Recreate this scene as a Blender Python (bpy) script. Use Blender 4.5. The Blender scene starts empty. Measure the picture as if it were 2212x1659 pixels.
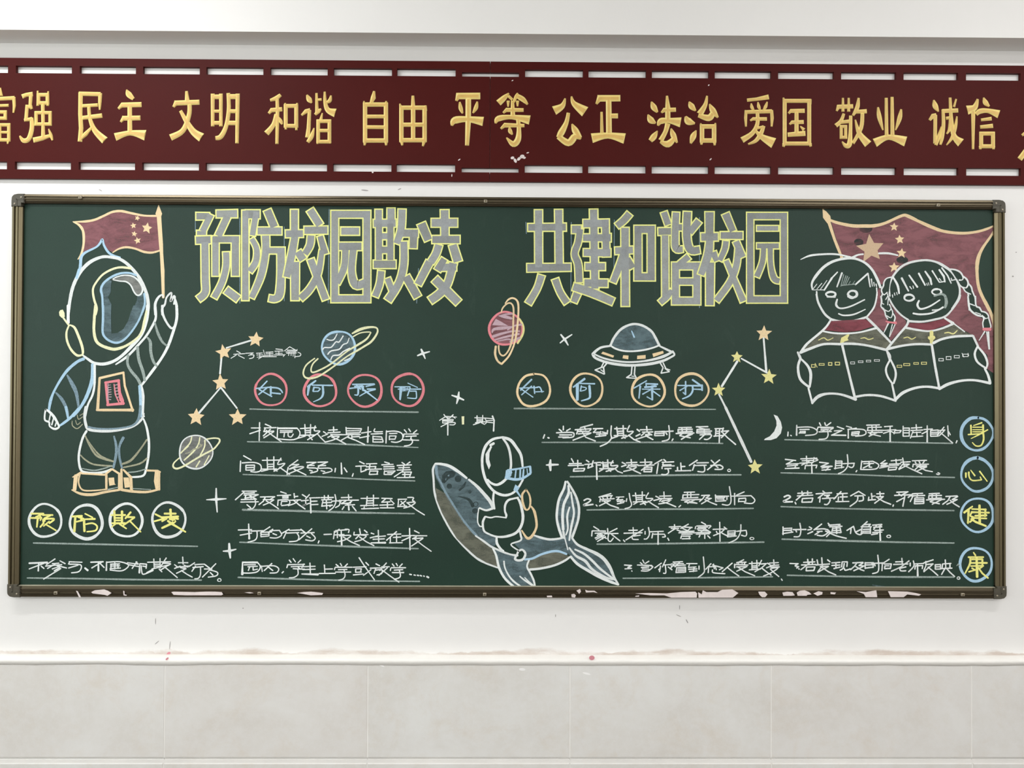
import bpy, bmesh, math, random, re
from mathutils import Vector, Matrix
from mathutils.geometry import tessellate_polygon
random.seed(7)
C = bpy.context.scene
COL = C.collection

# ---------------------------------------------------------------- camera, world, exposure, lights
F_PX, CX, CY = 1600.0, 1106.0, 829.5      # focal length and centre of the 2212 x 1659 frame
DIST, ZC = 2.208, 1.65                    # camera to wall, camera height
def cam_rot():
    a, b, c = 0.010418, 0.008169, -0.004145
    Rx = Matrix(((1, 0, 0), (0, math.cos(a), -math.sin(a)), (0, math.sin(a), math.cos(a))))
    Rz = Matrix(((math.cos(b), math.sin(b), 0), (-math.sin(b), math.cos(b), 0), (0, 0, 1)))
    Ry = Matrix(((math.cos(c), 0, math.sin(c)), (0, 1, 0), (-math.sin(c), 0, math.cos(c))))
    return Rz @ Rx @ Ry
ROT = cam_rot()
cd = bpy.data.cameras.new('camera'); cam = bpy.data.objects.new('camera', cd); COL.objects.link(cam)
cd.sensor_width = 36.0; cd.lens = F_PX / 2212.0 * 36.0; cd.clip_start = 0.01
right, fwd, up = ROT @ Vector((1, 0, 0)), ROT @ Vector((0, 1, 0)), ROT @ Vector((0, 0, 1))
M = Matrix.Identity(4)
for i in range(3):
    M[i][0], M[i][1], M[i][2] = right[i], up[i], -fwd[i]
M[0][3], M[1][3], M[2][3] = 0.0, -DIST, ZC
cam.matrix_world = M
C.camera = cam

w = bpy.data.worlds.new('sky'); C.world = w; w.use_nodes = True
bg = w.node_tree.nodes['Background']; bg.inputs[0].default_value = (0.80, 0.90, 1.0, 1); bg.inputs[1].default_value = 1.0

C.view_settings.view_transform = 'Standard'; C.view_settings.look = 'None'
C.view_settings.exposure = -0.03; C.view_settings.gamma = 1.0; C.view_settings.use_curve_mapping = False

def area(name, loc, target, sx, sy, power, col):
    l = bpy.data.lights.new(name, 'AREA'); l.shape = 'RECTANGLE'; l.size = sx; l.size_y = sy
    l.energy = power; l.color = col
    o = bpy.data.objects.new(name, l); COL.objects.link(o); o.location = loc
    o.rotation_euler = (Vector(target) - Vector(loc)).to_track_quat('-Z', 'Y').to_euler()
    return o
ROOM_X0, ROOM_X1, ROOM_Y0, CEIL = -3.3, 3.5, -6.6, 3.35
# daylight through the two windows of the left wall, and through the one on the right
WINDOWS = [('left', -3.6, -1.0), ('left', -6.1, -4.2), ('right', -5.6, -3.2)]
area('window_daylight', (ROOM_X0 + 0.02, -2.3, 2.05), (0.6, -1.6, 1.2), 2.4, 1.6, 29, (0.93, 1.0, 0.97))
area('window_daylight', (ROOM_X0 + 0.02, -5.15, 2.05), (1.0, -4.0, 1.2), 1.8, 1.6, 44, (0.93, 1.0, 0.97))
area('window_daylight', (ROOM_X1 - 0.02, -4.4, 2.05), (-1.0, -2.5, 1.2), 2.2, 1.6, 36, (1.0, 0.93, 0.90))
LAMPS = [(-1.55, -0.95), (1.85, -1.25), (-1.55, -4.2), (1.85, -4.2)]
for lx, ly in LAMPS:
    area('tube_light', (lx, ly, CEIL - 0.16), (lx, ly, 0), 1.2, 0.10, (19 if lx < 0 else 15) if ly > -2 else 56, (0.985, 0.985, 1.0))

# ---------------------------------------------------------------- helpers
def on_plane(px, py, y):
    """pixel of the 2212 x 1659 photograph -> point on the vertical plane y = const (all of them lie on the back wall)"""
    d = ROT @ Vector(((px - CX) / F_PX, 1.0, -(py - CY) / F_PX))
    t = (y + DIST) / d.y
    return Vector((d.x * t, y, ZC + d.z * t))
def U(ux, uz, y):
    k = (DIST + y) / F_PX
    return Vector((ux * k, y, ZC + uz * k))
def new_obj(name, me, parent=None, mats=()):
    o = bpy.data.objects.new(name, me); COL.objects.link(o)
    for m in mats: me.materials.append(m)
    if parent: o.parent = parent
    return o
def tag(o, label=None, cat=None, group=None, kind=None):
    if label: o['label'] = label
    if cat: o['category'] = cat
    if group: o['group'] = group
    if kind: o['kind'] = kind
    return o
class MB:
    """collects geometry, builds one mesh"""
    def __init__(s): s.v = []; s.f = []; s.m = []; s.sh = []
    def add(s, vs, fs, mi=0, shade=1.0):
        b = len(s.v); s.v += [tuple(v) for v in vs]
        for f in fs: s.f.append(tuple(b + i for i in f)); s.m.append(mi); s.sh.append(shade)
    def box(s, a, b, mi=0):
        x0, y0, z0 = a; x1, y1, z1 = b
        s.add([(x0,y0,z0),(x1,y0,z0),(x1,y1,z0),(x0,y1,z0),(x0,y0,z1),(x1,y0,z1),(x1,y1,z1),(x0,y1,z1)],
              [(0,3,2,1),(4,5,6,7),(0,1,5,4),(1,2,6,5),(2,3,7,6),(3,0,4,7)], mi)
    def prism(s, prof, along0, along1, fn, mi=0):
        """prof: closed list of 2-D points; fn(p, t) -> world point for t at either end"""
        n = len(prof); vs = [fn(p, along0) for p in prof] + [fn(p, along1) for p in prof]
        fs = [(i, (i + 1) % n, n + (i + 1) % n, n + i) for i in range(n)]
        fs += [tuple(range(n))[::-1], tuple(range(n, 2 * n))]
        s.add(vs, fs, mi)
    def cyl(s, c, r, y0, y1, n=16, mi=0, dome=0.0):
        a = [(c[0] + r * math.cos(2*math.pi*i/n), c[1] + r * math.sin(2*math.pi*i/n)) for i in range(n)]
        vs = [(x, y0, z) for x, z in a] + [(x, y1, z) for x, z in a] + [(c[0], y1 - dome, c[1])]
        fs = [(i, (i+1) % n, n + (i+1) % n, n + i) for i in range(n)] + [(n + i, n + (i+1) % n, 2*n) for i in range(n)]
        s.add(vs, fs, mi)
    def build(s, name, mats, parent=None, shade=False):
        me = bpy.data.meshes.new(name); me.from_pydata(s.v, [], s.f); 
        me.polygons.foreach_set('material_index', s.m)
        if shade:
            at = me.color_attributes.new('shade', 'FLOAT_COLOR', 'CORNER'); vals = []
            for p in me.polygons:
                q = s.sh[p.index]
                for _ in range(p.loop_total): vals += [q, q, q, 1.0]
            at.data.foreach_set('color', vals)
        me.validate(); me.update()
        return new_obj(name, me, parent, mats if isinstance(mats, (list, tuple)) else [mats])
def bevel(o, w, seg=2):
    m = o.modifiers.new('bevel', 'BEVEL'); m.width = w; m.segments = seg; m.limit_method = 'ANGLE'
    for p in o.data.polygons: p.use_smooth = True
    return o

# ---------------------------------------------------------------- materials
def lin(c): return tuple(((x/255)/12.92 if x/255 <= 0.04045 else ((x/255 + 0.055)/1.055)**2.4) for x in c)
def mat(name):
    m = bpy.data.materials.new(name); m.use_nodes = True
    nt = m.node_tree; return m, nt, nt.nodes['Principled BSDF']
def N(nt, t, **kw):
    n = nt.nodes.new(t)
    for k, v in kw.items(): setattr(n, k, v)
    return n
def noise(nt, scale, detail=3, rough=0.6, sc=(1, 1, 1), dist=0.0):
    g = N(nt, 'ShaderNodeNewGeometry'); mp = N(nt, 'ShaderNodeMapping'); mp.inputs['Scale'].default_value = sc
    n = N(nt, 'ShaderNodeTexNoise'); n.inputs['Scale'].default_value = scale; n.inputs['Detail'].default_value = detail
    n.inputs['Roughness'].default_value = rough; n.inputs['Distortion'].default_value = dist
    nt.links.new(g.outputs['Position'], mp.inputs['Vector']); nt.links.new(mp.outputs[0], n.inputs['Vector'])
    return n.outputs['Fac']
def rng(nt, src, a, b, c, d):
    m = N(nt, 'ShaderNodeMapRange'); nt.links.new(src, m.inputs[0])
    for i, v in enumerate((a, b, c, d)): m.inputs[i + 1].default_value = v
    return m.outputs[0]
def mixc(nt, fac, a, b):
    m = N(nt, 'ShaderNodeMix', data_type='RGBA')
    for s, v in ((0, fac), (6, a), (7, b)):
        if hasattr(v, 'links') or isinstance(v, bpy.types.NodeSocket): nt.links.new(v, m.inputs[s])
        elif isinstance(v, (int, float)): m.inputs[s].default_value = v
        else: m.inputs[s].default_value = (*v[:3], 1)
    return m.outputs[2]
def math_(nt, op, a, b):
    m = N(nt, 'ShaderNodeMath', operation=op)
    for i, v in enumerate((a, b)):
        if isinstance(v, bpy.types.NodeSocket): nt.links.new(v, m.inputs[i])
        else: m.inputs[i].default_value = v
    return m.outputs[0]
def bump(nt, p, h, strength, dist=0.001):
    b = N(nt, 'ShaderNodeBump'); b.inputs['Strength'].default_value = strength; b.inputs['Distance'].default_value = dist
    nt.links.new(h, b.inputs['Height']); nt.links.new(b.outputs[0], p.inputs['Normal'])
def simple(name, col, rough=0.6, metal=0.0, var=0.06, scale=6, bmp=0.0, bscale=200, sc=(1, 1, 1)):
    m, nt, p = mat(name); c = lin(col)
    f = noise(nt, scale, 4, 0.6, sc)
    out = mixc(nt, rng(nt, f, 0.3, 0.7, 0, 1), tuple(x * (1 - var) for x in c), tuple(min(1, x * (1 + var)) for x in c))
    nt.links.new(out, p.inputs['Base Color']); p.inputs['Roughness'].default_value = rough; p.inputs['Metallic'].default_value = metal
    if bmp: bump(nt, p, noise(nt, bscale, 3, 0.6, sc), bmp)
    return m
LEDGE_Z = U(0, -567, 0).z
def wall_material():
    m, nt, p = mat('white_wall_paint'); c = lin((240, 238, 235))
    base = mixc(nt, rng(nt, noise(nt, 1.6, 5, 0.6), 0.3, 0.7, 0, 1), tuple(x * 0.965 for x in c), c)
    g = N(nt, 'ShaderNodeNewGeometry'); sp = N(nt, 'ShaderNodeSeparateXYZ'); nt.links.new(g.outputs['Position'], sp.inputs[0])
    # grime line that has settled just above the ledge, ragged along the wall
    h = math_(nt, 'SUBTRACT', sp.outputs['Z'], LEDGE_Z)
    rag = rng(nt, noise(nt, 5, 5, 0.65, (1, 1, 2)), 0.35, 0.72, 0.002, 0.030)
    inside = rng(nt, math_(nt, 'DIVIDE', h, rag), 0.55, 1.05, 1, 0)
    above = math_(nt, 'GREATER_THAN', h, -0.01)
    amt = math_(nt, 'MULTIPLY', math_(nt, 'MULTIPLY', inside, above), rng(nt, noise(nt, 9, 5, 0.7, (1, 1, 4)), 0.36, 0.60, 0.2, 0.75))
    col = mixc(nt, amt, base, lin((190, 172, 158)))
    # few grey rub marks
    rub = rng(nt, noise(nt, 7, 6, 0.75, (1, 1, 1.4)), 0.735, 0.80, 0, 0.35)
    col = mixc(nt, rub, col, lin((190, 188, 188)))
    nt.links.new(col, p.inputs['Base Color']); p.inputs['Roughness'].default_value = 0.75
    bump(nt, p, noise(nt, 160, 4, 0.6), 0.25, 0.0006)
    return m
def tile_material():
    m, nt, p = mat('stone_look_ceramic')
    oi = N(nt, 'ShaderNodeObjectInfo')
    a = mixc(nt, rng(nt, noise(nt, 3.2, 6, 0.62, dist=0.4), 0.36, 0.64, 0, 1), lin((217, 213, 206)), lin((229, 228, 224)))
    b = mixc(nt, rng(nt, noise(nt, 9, 7, 0.7, dist=0.7), 0.50, 0.72, 0, 0.5), a, lin((216, 206, 192)))
    c = mixc(nt, rng(nt, noise(nt, 40, 6, 0.75), 0.42, 0.62, 0, 0.35), b, lin((232, 231, 229)))
    d = mixc(nt, rng(nt, oi.outputs['Random'], 0, 1, 0, 0.10), c, lin((222, 205, 196)))
    nt.links.new(d, p.inputs['Base Color']); p.inputs['Roughness'].default_value = 0.38
    bump(nt, p, noise(nt, 30, 4, 0.6), 0.12, 0.0006)
    return m
def board_material():
    m, nt, p = mat('green_chalkboard_paint'); c = lin((22, 50, 38))
    a = mixc(nt, rng(nt, noise(nt, 2.2, 5, 0.6, (1, 1, 1.6)), 0.3, 0.7, 0, 1), tuple(x * 0.86 for x in c), tuple(x * 1.12 for x in c))
    b = mixc(nt, rng(nt, noise(nt, 6, 6, 0.7, (2.2, 1, 1), 1.0), 0.60, 0.80, 0, 0.10), a, lin((100, 120, 112)))   # wiped chalk dust
    d = mixc(nt, rng(nt, noise(nt, 420, 3, 0.7), 0.35, 0.75, 0, 0.05), b, lin((110, 128, 120)))
    nt.links.new(d, p.inputs['Base Color']); p.inputs['Roughness'].default_value = 0.50
    p.inputs['Specular IOR Level'].default_value = 0.30
    bump(nt, p, noise(nt, 500, 3, 0.6), 0.3, 0.0003)
    return m
CHALK_RGB = {'W': (228, 233, 231), 'w': (160, 174, 168), 'Y': (232, 232, 190), 'y': (172, 172, 146), 'Y2': (228, 222, 152), 'y2': (238, 234, 140),
    'O': (233, 208, 166), 'T': (204, 178, 148), 'R': (224, 136, 144), 'r': (140, 96, 101), 'D': (134, 76, 84), 'B': (170, 203, 224), 'b': (136, 160, 172),
    'e': (54, 66, 64), 'G': (98, 117, 122), 'g': (132, 134, 130), 't': (112, 114, 101), 'p': (192, 166, 175), 'title_edge': (236, 238, 150), 'title_fill': (155, 159, 160)}
WASH = {'r': (0.55, 1.0), 'D': (0.6, 1.0), 'G': (0.34, 1.0), 'g': (0.45, 1.0), 't': (0.42, 1.0), 'e': (0.0, 0.8)}
CHALK = {}
def chalk(code):
    if code in CHALK: return CHALK[code]
    m, nt, p = mat('chalk_' + {'W': 'white', 'w': 'thin_white', 'Y': 'pale_yellow', 'y': 'thin_yellow', 'Y2': 'yellow', 'y2': 'bright_yellow', 'O': 'cream_orange', 'T': 'tan',
        'R': 'pink', 'r': 'red_wash', 'D': 'dark_red_wash', 'B': 'blue', 'b': 'thin_blue', 'G': 'blue_grey_wash', 'g': 'grey_wash', 't': 'olive_grey_wash', 'e': 'wiped_smear', 'p': 'lilac'}.get(code, code))
    c = tuple(min(0.97, x * 1.06) for x in lin(CHALK_RGB[code]))
    at = N(nt, 'ShaderNodeAttribute', attribute_name='shade')
    mu = N(nt, 'ShaderNodeMix', data_type='RGBA', blend_type='MULTIPLY'); mu.inputs[0].default_value = 1.0
    mu.inputs[6].default_value = (*c, 1); nt.links.new(at.outputs['Color'], mu.inputs[7])
    p.inputs['Roughness'].default_value = 0.95; p.inputs['Specular IOR Level'].default_value = 0.1
    nt.links.new(mu.outputs[2], p.inputs['Base Color'])
    g1 = noise(nt, 420, 3, 0.7)
    if code in WASH:
        lo, hi = WASH[code]
        f = math_(nt, 'ADD', math_(nt, 'MULTIPLY', noise(nt, 16, 6, 0.7, (1, 1, 2.6), 0.6), 0.8), math_(nt, 'MULTIPLY', g1, 0.2))
        fac = rng(nt, f, 0.36, 0.58, lo, hi)
    elif code == 'title_fill':
        f = math_(nt, 'ADD', math_(nt, 'MULTIPLY', noise(nt, 26, 5, 0.7), 0.6), math_(nt, 'MULTIPLY', g1, 0.4))
        fac = rng(nt, f, 0.32, 0.58, 0.66, 1.0)
    elif code in ('w', 'y', 'b'):
        fac = rng(nt, g1, 0.30, 0.55, 0.45, 0.98)
    else:
        fac = rng(nt, g1, 0.26, 0.46, 0.62, 1.0)
    nt.links.new(fac, p.inputs['Alpha'])
    CHALK[code] = m; return m

# ---------------------------------------------------------------- chalk strokes
def catmull(P, n=5):
    out = []
    for i in range(len(P) - 1):
        a = P[max(0, i - 1)]; b = P[i]; c = P[i + 1]; d = P[min(len(P) - 1, i + 2)]
        for k in range(n):
            t = k / n
            out.append(tuple(0.5 * (2*b[j] + (c[j]-a[j])*t + (2*a[j]-5*b[j]+4*c[j]-d[j])*t*t + (3*b[j]-a[j]-3*c[j]+d[j])*t**3) for j in range(3)))
    out.append(P[-1]); return out
def split_corners(P):
    runs = [[P[0]]]
    for i in range(1, len(P)):
        runs[-1].append(P[i])
        if i < len(P) - 1:
            a = math.atan2(P[i][1]-P[i-1][1], P[i][0]-P[i-1][0]); b = math.atan2(P[i+1][1]-P[i][1], P[i+1][0]-P[i][0])
            if abs((b - a + math.pi) % (2*math.pi) - math.pi) > 0.9: runs.append([P[i]])
    return runs
def ribbon(P, soft=True, grow=0.0, jit=0.10):
    """P: (x, y, width) in px -> left and right outlines in px"""
    if soft:
        (x0, y0, w0), (x1, y1, w1) = P[0], P[1]; l = math.hypot(x1-x0, y1-y0) or 1
        e = min(w0 * 0.33, l); P = [(x0 - (x1-x0)/l*e, y0 - (y1-y0)/l*e, w0 * 0.5)] + list(P)
        (x0, y0, w0), (x1, y1, w1) = P[-1], P[-2]; l = math.hypot(x1-x0, y1-y0) or 1
        e = w0 * 0.33; P = P + [(x0 - (x1-x0)/l*e, y0 - (y1-y0)/l*e, w0 * 0.5)]
    elif grow:
        (x0, y0, w0), (x1, y1, w1) = P[0], P[1]; l = math.hypot(x1-x0, y1-y0) or 1
        P = [(x0 - (x1-x0)/l*grow, y0 - (y1-y0)/l*grow, w0)] + list(P[1:])
        (x0, y0, w0), (x1, y1, w1) = P[-1], P[-2]; l = math.hypot(x1-x0, y1-y0) or 1
        P = P[:-1] + [(x0 - (x1-x0)/l*grow, y0 - (y1-y0)/l*grow, w0)]
    if jit:   # hand-drawn: long runs are cut so that the width can waver
        Q = [P[0]]
        for a, b in zip(P, P[1:]):
            l = math.hypot(b[0]-a[0], b[1]-a[1]); n = max(1, min(14, int(l / (2.2 * max(a[2], b[2], 2)))))
            for k in range(1, n + 1):
                t = k / n; Q.append(tuple(a[j] + (b[j]-a[j]) * t for j in range(3)))
        P = Q
    L, R = [], []
    for i, (x, y, w_) in enumerate(P):
        a = P[max(0, i-1)]; b = P[min(len(P)-1, i+1)]
        dx, dy = b[0]-a[0], b[1]-a[1]; l = math.hypot(dx, dy) or 1; nx, ny = -dy/l, dx/l
        h = w_ / 2 * (1 + random.uniform(-jit, jit)) + grow
        L.append((x + nx*h, y + ny*h)); R.append((x - nx*h, y - ny*h))
    return L, R, P
class Pen:
    """turns the stroke notation into flat chalk layers on the plane y"""
    def __init__(s, y): s.y = y; s.k = 0; s.x0 = s.y0 = 0; s.s = 1.0; s.col = 'W'
    def crop(s, t):
        a = [float(q) for q in t.split()]; s.x0, s.y0, s.s = a[0], a[1], (a[2] - a[0]) / a[3]
    def px(s, x, y): return (s.x0 + x * s.s, s.y0 + y * s.s)
    def depth(s): s.k += 1; return s.y - s.k * 3e-6
    def put(s, mb, pts, faces, mi, shade):
        y = s.depth(); mb.add([on_plane(a, b, y) for a, b in pts], faces, mi, shade)
    def line(s, mb, P, mi, soft=True, grow=0.0, jit=0.10, shade=None):
        shade = shade if shade is not None else random.uniform(0.90, 1.04)
        for run in split_corners(P):
            if len(run) < 2: continue
            L, R, _ = ribbon(run, soft, grow, jit); n = len(L)
            s.put(mb, L + R, [(i, i+1, n+i+1, n+i) for i in range(n-1)], mi, shade)
    def fill(s, mb, pts, mi, shade=1.0):
        tri = tessellate_polygon([[Vector((a, b, 0)) for a, b in pts]])
        s.put(mb, pts, [tuple(t) for t in tri], mi, shade)
    def stroke(s, mb, t, mi, dw=16.0, **kw):
        t = t.strip()
        if not t: return
        if t[0] == 'F': s.fill(mb, [s.px(*map(float, q.split(',')[:2])) for q in t[1:].split()], mi); return
        if t[0] == 'S':
            x, y, r, rot = map(float, t[1:].split(',')); pts = []
            for i in range(10):
                a = math.radians(-90 + rot + 36 * i); q = r * (1.0 if i % 2 == 0 else 0.46) * random.uniform(0.93, 1.07)
                pts.append(s.px(x + q * math.cos(a), y + q * math.sin(a)))
            s.fill(mb, pts, mi); return
        if t[0] == 'C':
            x, y, rx, ry, w_ = map(float, t[1:].split(','))
            if w_ / 2 >= min(rx, ry):
                s.fill(mb, [s.px(x + (rx + w_/2) * math.cos(i*math.pi/20), y + (ry + w_/2) * math.sin(i*math.pi/20)) for i in range(40)], mi); return
            P = []
            ph = random.random() * 6.28
            for i in range(41):
                a = i * math.pi / 20 + ph; q = 1 + 0.018 * math.sin(3 * a + x) + 0.012 * math.sin(5 * a + y)
                P.append((*s.px(x + rx * q * math.cos(a), y + ry * q * math.sin(a)), w_ * s.s * (0.92 + 0.16 * math.sin(a * 1.5 + x))))
            P[-1] = P[0]
            L, R, _ = ribbon(P, False, 0, 0.04); L[-1], R[-1] = L[0], R[0]; n = len(L)
            s.put(mb, L + R, [(i, i+1, n+i+1, n+i) for i in range(n-1)], mi, random.uniform(0.93, 1.02)); return
        if t[0] == 'B':
            x0, y0, x1, y1, w_ = map(float, t[1:].split(',')); e = w_ / 2
            if kw.get('grow'): e = w_ / 2
            for q in ((x0-e, y0, x1+e, y0), (x0-e, y1, x1+e, y1), (x0, y0-e, x0, y1+e), (x1, y0-e, x1, y1+e)):
                s.line(mb, [(*s.px(q[0], q[1]), w_*s.s), (*s.px(q[2], q[3]), w_*s.s)], mi, **{**kw, 'soft': False})
            return
        sm = t[0] == '~'; P = []; wl = dw
        for q in t.lstrip('~').split():
            a = [float(z) for z in q.split(',')]
            if len(a) > 2: wl = a[2]
            P.append((*s.px(a[0], a[1]), wl * s.s))
        if len(P) < 2: return
        if sm and len(P) > 2:
            P = catmull(P)
            L, R, _ = ribbon(P, kw.get('soft', True), kw.get('grow', 0.0), kw.get('jit', 0.10) * 0.5); n = len(L)
            s.put(mb, L + R, [(i, i+1, n+i+1, n+i) for i in range(n-1)], mi, kw.get('shade') or random.uniform(0.90, 1.04))
        else: s.line(mb, P, mi, **kw)

# ---------------------------------------------------------------- stroke data: crop frame ($x0 y0 x1 width), strokes x,y,width
BANNER = r"""
$0 120 560 2212
:富|L
5,275,10 8,345,30; -130,375,26 125,362,30; 118,355,26 122,430,24 115,490,14; -125,375,24 -130,480,14; -75,430,22 75,425,22; B-50,482,45,535,26; B-78,592,75,720,26; 0,592,22 0,715,22; -78,655,20 75,655,20; -70,730,20 -82,755,12; 68,730,20 66,755,12
:强|L
188,350,34 225,335,30 280,328,34; 264,330,28 258,420,26 272,458,18; 225,440,26 270,440,24; 232,420,26 222,550,28; 205,552,22 275,540,30; ~268,530,28 272,620,34 245,710,36 200,725,34 168,685,12; B328,335,405,405,28; 322,300,14 322,430,20; 412,305,14 408,430,20; 365,410,28 368,600,26 368,710,32; B308,488,428,585,26; 283,722,40 360,705,36 425,685,26; ~415,625,10 435,680,24 448,725,14
:民|L
672,325,32 860,330,32; 855,322,30 852,400,26 852,465,14; 688,315,34 685,500,32 692,620,34 682,735,34; 700,430,26 835,422,26; 700,532,30 872,512,34; ~758,435,26 768,540,28 810,640,40 895,725,60; 675,728,18 730,670,34 795,600,14
:主|L
~1080,290,8 1098,330,44 1140,372,24; 1010,455,20 1040,422,38 1208,418,38; 1030,568,18 1055,535,36 1198,532,36; 1107,420,34 1108,660,36; ~982,695,60 1110,660,38 1240,680,80
:文|L
1592,303,20 1598,395,38; 1480,440,20 1502,405,38 1702,398,38; ~1618,415,32 1612,510,34 1560,640,40 1455,700,50; ~1540,470,24 1590,560,36 1650,650,50 1720,700,70
:明|L
1815,325,30 1815,605,26; 1885,325,28 1885,605,26; 1815,352,34 1885,352,36; 1815,475,24 1885,475,24; 1815,575,30 1885,575,30; ~1948,320,28 1952,460,30 1930,600,32 1885,690,38 1838,705,30; 2028,325,32 2022,750,26; 1945,350,38 2025,350,38; 1950,475,30 2020,475,30; 1945,575,34 2020,575,34
$540 120 1100 2212
:和|L
172,382,20 225,365,36 262,335,26; 232,365,26 235,480,28 230,755,24; 160,495,20 182,466,34 275,458,32; ~225,500,30 200,590,34 140,665,44; ~240,525,16 262,560,28 275,588,12; B305,430,395,600,30; 300,405,14 306,632,18; 402,405,14 396,638,18
:谐|L
~485,335,12 505,375,40 528,405,12; 440,510,16 478,475,32 515,465,30; 508,465,26 500,620,30 490,700,34; ~547,618,10 525,690,34 492,740,26; 568,320,18 572,490,28; 570,378,20 612,375,20; ~555,505,20 585,475,30 608,455,12; ~638,308,16 642,400,28 665,465,40 728,490,66; ~692,340,12 680,385,30 650,402,16; 618,490,10 605,548,26; B582,560,678,735,28; 580,640,26 680,640,26; 578,735,24 575,755,12; 682,735,24 682,752,12
:自|L
1060,303,16 1052,360,38 1032,408,22; B982,418,1160,725,33; 972,388,10 980,440,30; 1162,388,12 1160,440,30; 990,520,28 1155,520,28; 990,610,28 1155,612,28; 982,725,30 978,768,14; 1160,725,30 1162,768,14
:由|L
1390,342,20 1392,450,34 1392,720,32; B1292,445,1490,722,33; 1278,410,10 1290,450,30; 1500,425,14 1495,470,30; 1290,590,32 1490,590,32; 1292,722,30 1300,768,14; 1488,722,30 1475,775,14
:平|L
1760,388,18 1778,345,48 1965,345,50; ~1790,395,12 1798,450,32 1815,495,12; ~1940,392,12 1928,445,32 1902,492,12; ~1722,600,16 1748,553,54 1860,543,44 1990,562,70; 1863,360,42 1862,560,42 1852,768,30
$1040 120 1600 2212
:等|R
~145,405,50 195,360,40 235,322,12; 230,345,22 265,378,20; 228,385,24 228,438,12; ~275,400,18 295,350,24 310,320,12; ~305,345,34 355,375,38 395,418,14; 308,385,24 308,435,12; 185,490,16 212,464,32 360,465,28; 265,385,24 268,520,36; ~120,580,14 145,538,44 260,525,34 412,550,70; 165,625,16 197,594,36 367,598,26; ~312,540,30 320,640,34 310,720,46 270,755,44 213,700,10; ~240,608,10 245,645,32 265,675,12
:公|R
~715,365,12 690,430,42 620,470,70; ~768,348,12 790,410,40 885,480,84; ~742,488,26 725,570,34 680,660,50 650,700,26; ~655,690,40 742,745,52 800,690,50 850,712,16; ~772,583,10 800,640,50 842,705,34
:正|R
980,415,16 1008,365,50 1185,364,48; 1085,365,42 1088,670,44; 1095,515,36 1165,515,38; 1025,480,18 1028,665,26; ~942,705,74 1080,682,46 1222,708,80
:法|R
~1450,393,10 1470,440,46 1502,485,16; ~1420,503,10 1445,550,50 1487,578,14; ~1502,642,8 1472,690,46 1440,728,34; 1583,343,16 1590,440,38 1590,560,40; 1535,488,14 1557,465,34 1660,462,32; ~1505,600,14 1530,560,46 1600,555,40 1700,570,76; ~1590,580,40 1570,650,34 1530,725,40; ~1525,735,20 1592,755,52 1650,700,30; ~1618,622,10 1637,680,44 1670,745,14
:治|R
~1772,393,10 1792,432,46 1828,472,14; ~1742,518,16 1765,560,56 1822,580,14; ~1833,638,8 1807,690,46 1785,752,14; ~1925,343,14 1910,420,32 1862,500,50; ~1850,510,30 1940,532,50 1975,490,40; ~1945,413,10 1975,470,46 2018,530,16; B1882,605,1985,725,34; 1870,578,10 1882,620,34; 1998,575,10 1985,620,34; 1880,725,30 1876,762,14; 1988,725,30 1990,768,14
$1560 120 2212 2212
:爱|R
182,327,22 250,320,22 342,303,32; ~213,350,8 218,380,22 234,402,8; ~262,340,8 268,375,22 280,400,8; ~330,338,8 318,375,22 300,400,8; 175,400,18 172,460,20 174,522,12; 172,414,24 365,408,26; 362,400,20 366,460,22 362,522,12; 205,478,12 225,464,22 328,465,24; ~258,415,22 258,500,26 220,570,30 145,620,40; ~305,515,22 282,575,28 245,625,24 190,650,12; ~235,540,12 290,595,36 378,642,70; 240,535,18 305,522,18
:国|R
B458,332,638,645,26; 448,308,10 458,350,26; 650,318,10 640,355,26; 455,645,26 448,670,14; 642,645,26 650,668,14; 486,425,14 502,406,26 605,405,28; 545,410,26 545,580,28; 493,505,12 510,489,24 598,487,26; 480,580,28 610,570,34; 572,518,8 600,545,24
:敬|R
838,408,12 852,376,28 960,372,28; 885,310,14 885,412,20; 927,310,14 927,412,20; ~892,425,18 870,480,24 832,515,28; 860,490,22 945,480,24; ~942,440,22 940,560,24 932,650,34 905,660,28 878,630,8; B872,520,905,600,20; ~1000,310,14 990,380,28 958,440,16; 975,412,24 1060,408,28; ~1028,420,24 1018,530,26 958,645,20; ~975,470,10 1005,570,32 1070,650,54
:业|R
1202,310,20 1205,590,24; 1245,303,20 1248,590,26; ~1142,378,12 1152,450,30 1178,548,10; ~1312,393,12 1300,460,30 1270,548,8; ~1118,640,58 1220,598,34 1345,630,66
:诚|R
~1550,325,10 1562,370,36 1585,412,10; 1518,475,16 1545,442,30 1570,435,24; 1562,435,24 1560,645,24; ~1605,520,6 1585,600,24 1565,658,20; 1612,407,26 1730,402,28; ~1618,395,20 1622,500,24 1612,600,24 1598,655,14; 1640,460,20 1675,455,20; ~1672,460,18 1665,540,20 1645,575,10; ~1670,308,18 1680,480,26 1700,590,34 1750,640,60; ~1720,445,10 1710,520,22 1685,600,22 1643,657,8; 1715,318,12 1698,378,16
:信|R
~1873,318,14 1850,380,40 1795,400,60; 1840,400,28 1838,688,16; ~1915,308,10 1930,345,34 1958,373,12; ~1860,432,24 1890,408,34 1950,405,30 2028,430,54; 1896,472,18 1975,462,24; 1890,524,22 1985,515,28; B1898,572,1985,665,26; 1893,665,24 1890,688,14; 1988,665,24 1988,688,14
:友|R
2195,585,14 2235,560,34 2420,560,34; 2290,500,30 2270,640,34 2180,760,34; 2250,640,26 2390,640,26; ~2380,640,30 2330,720,34 2230,790,26; ~2260,660,16 2310,730,34 2420,780,60
"""
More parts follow.
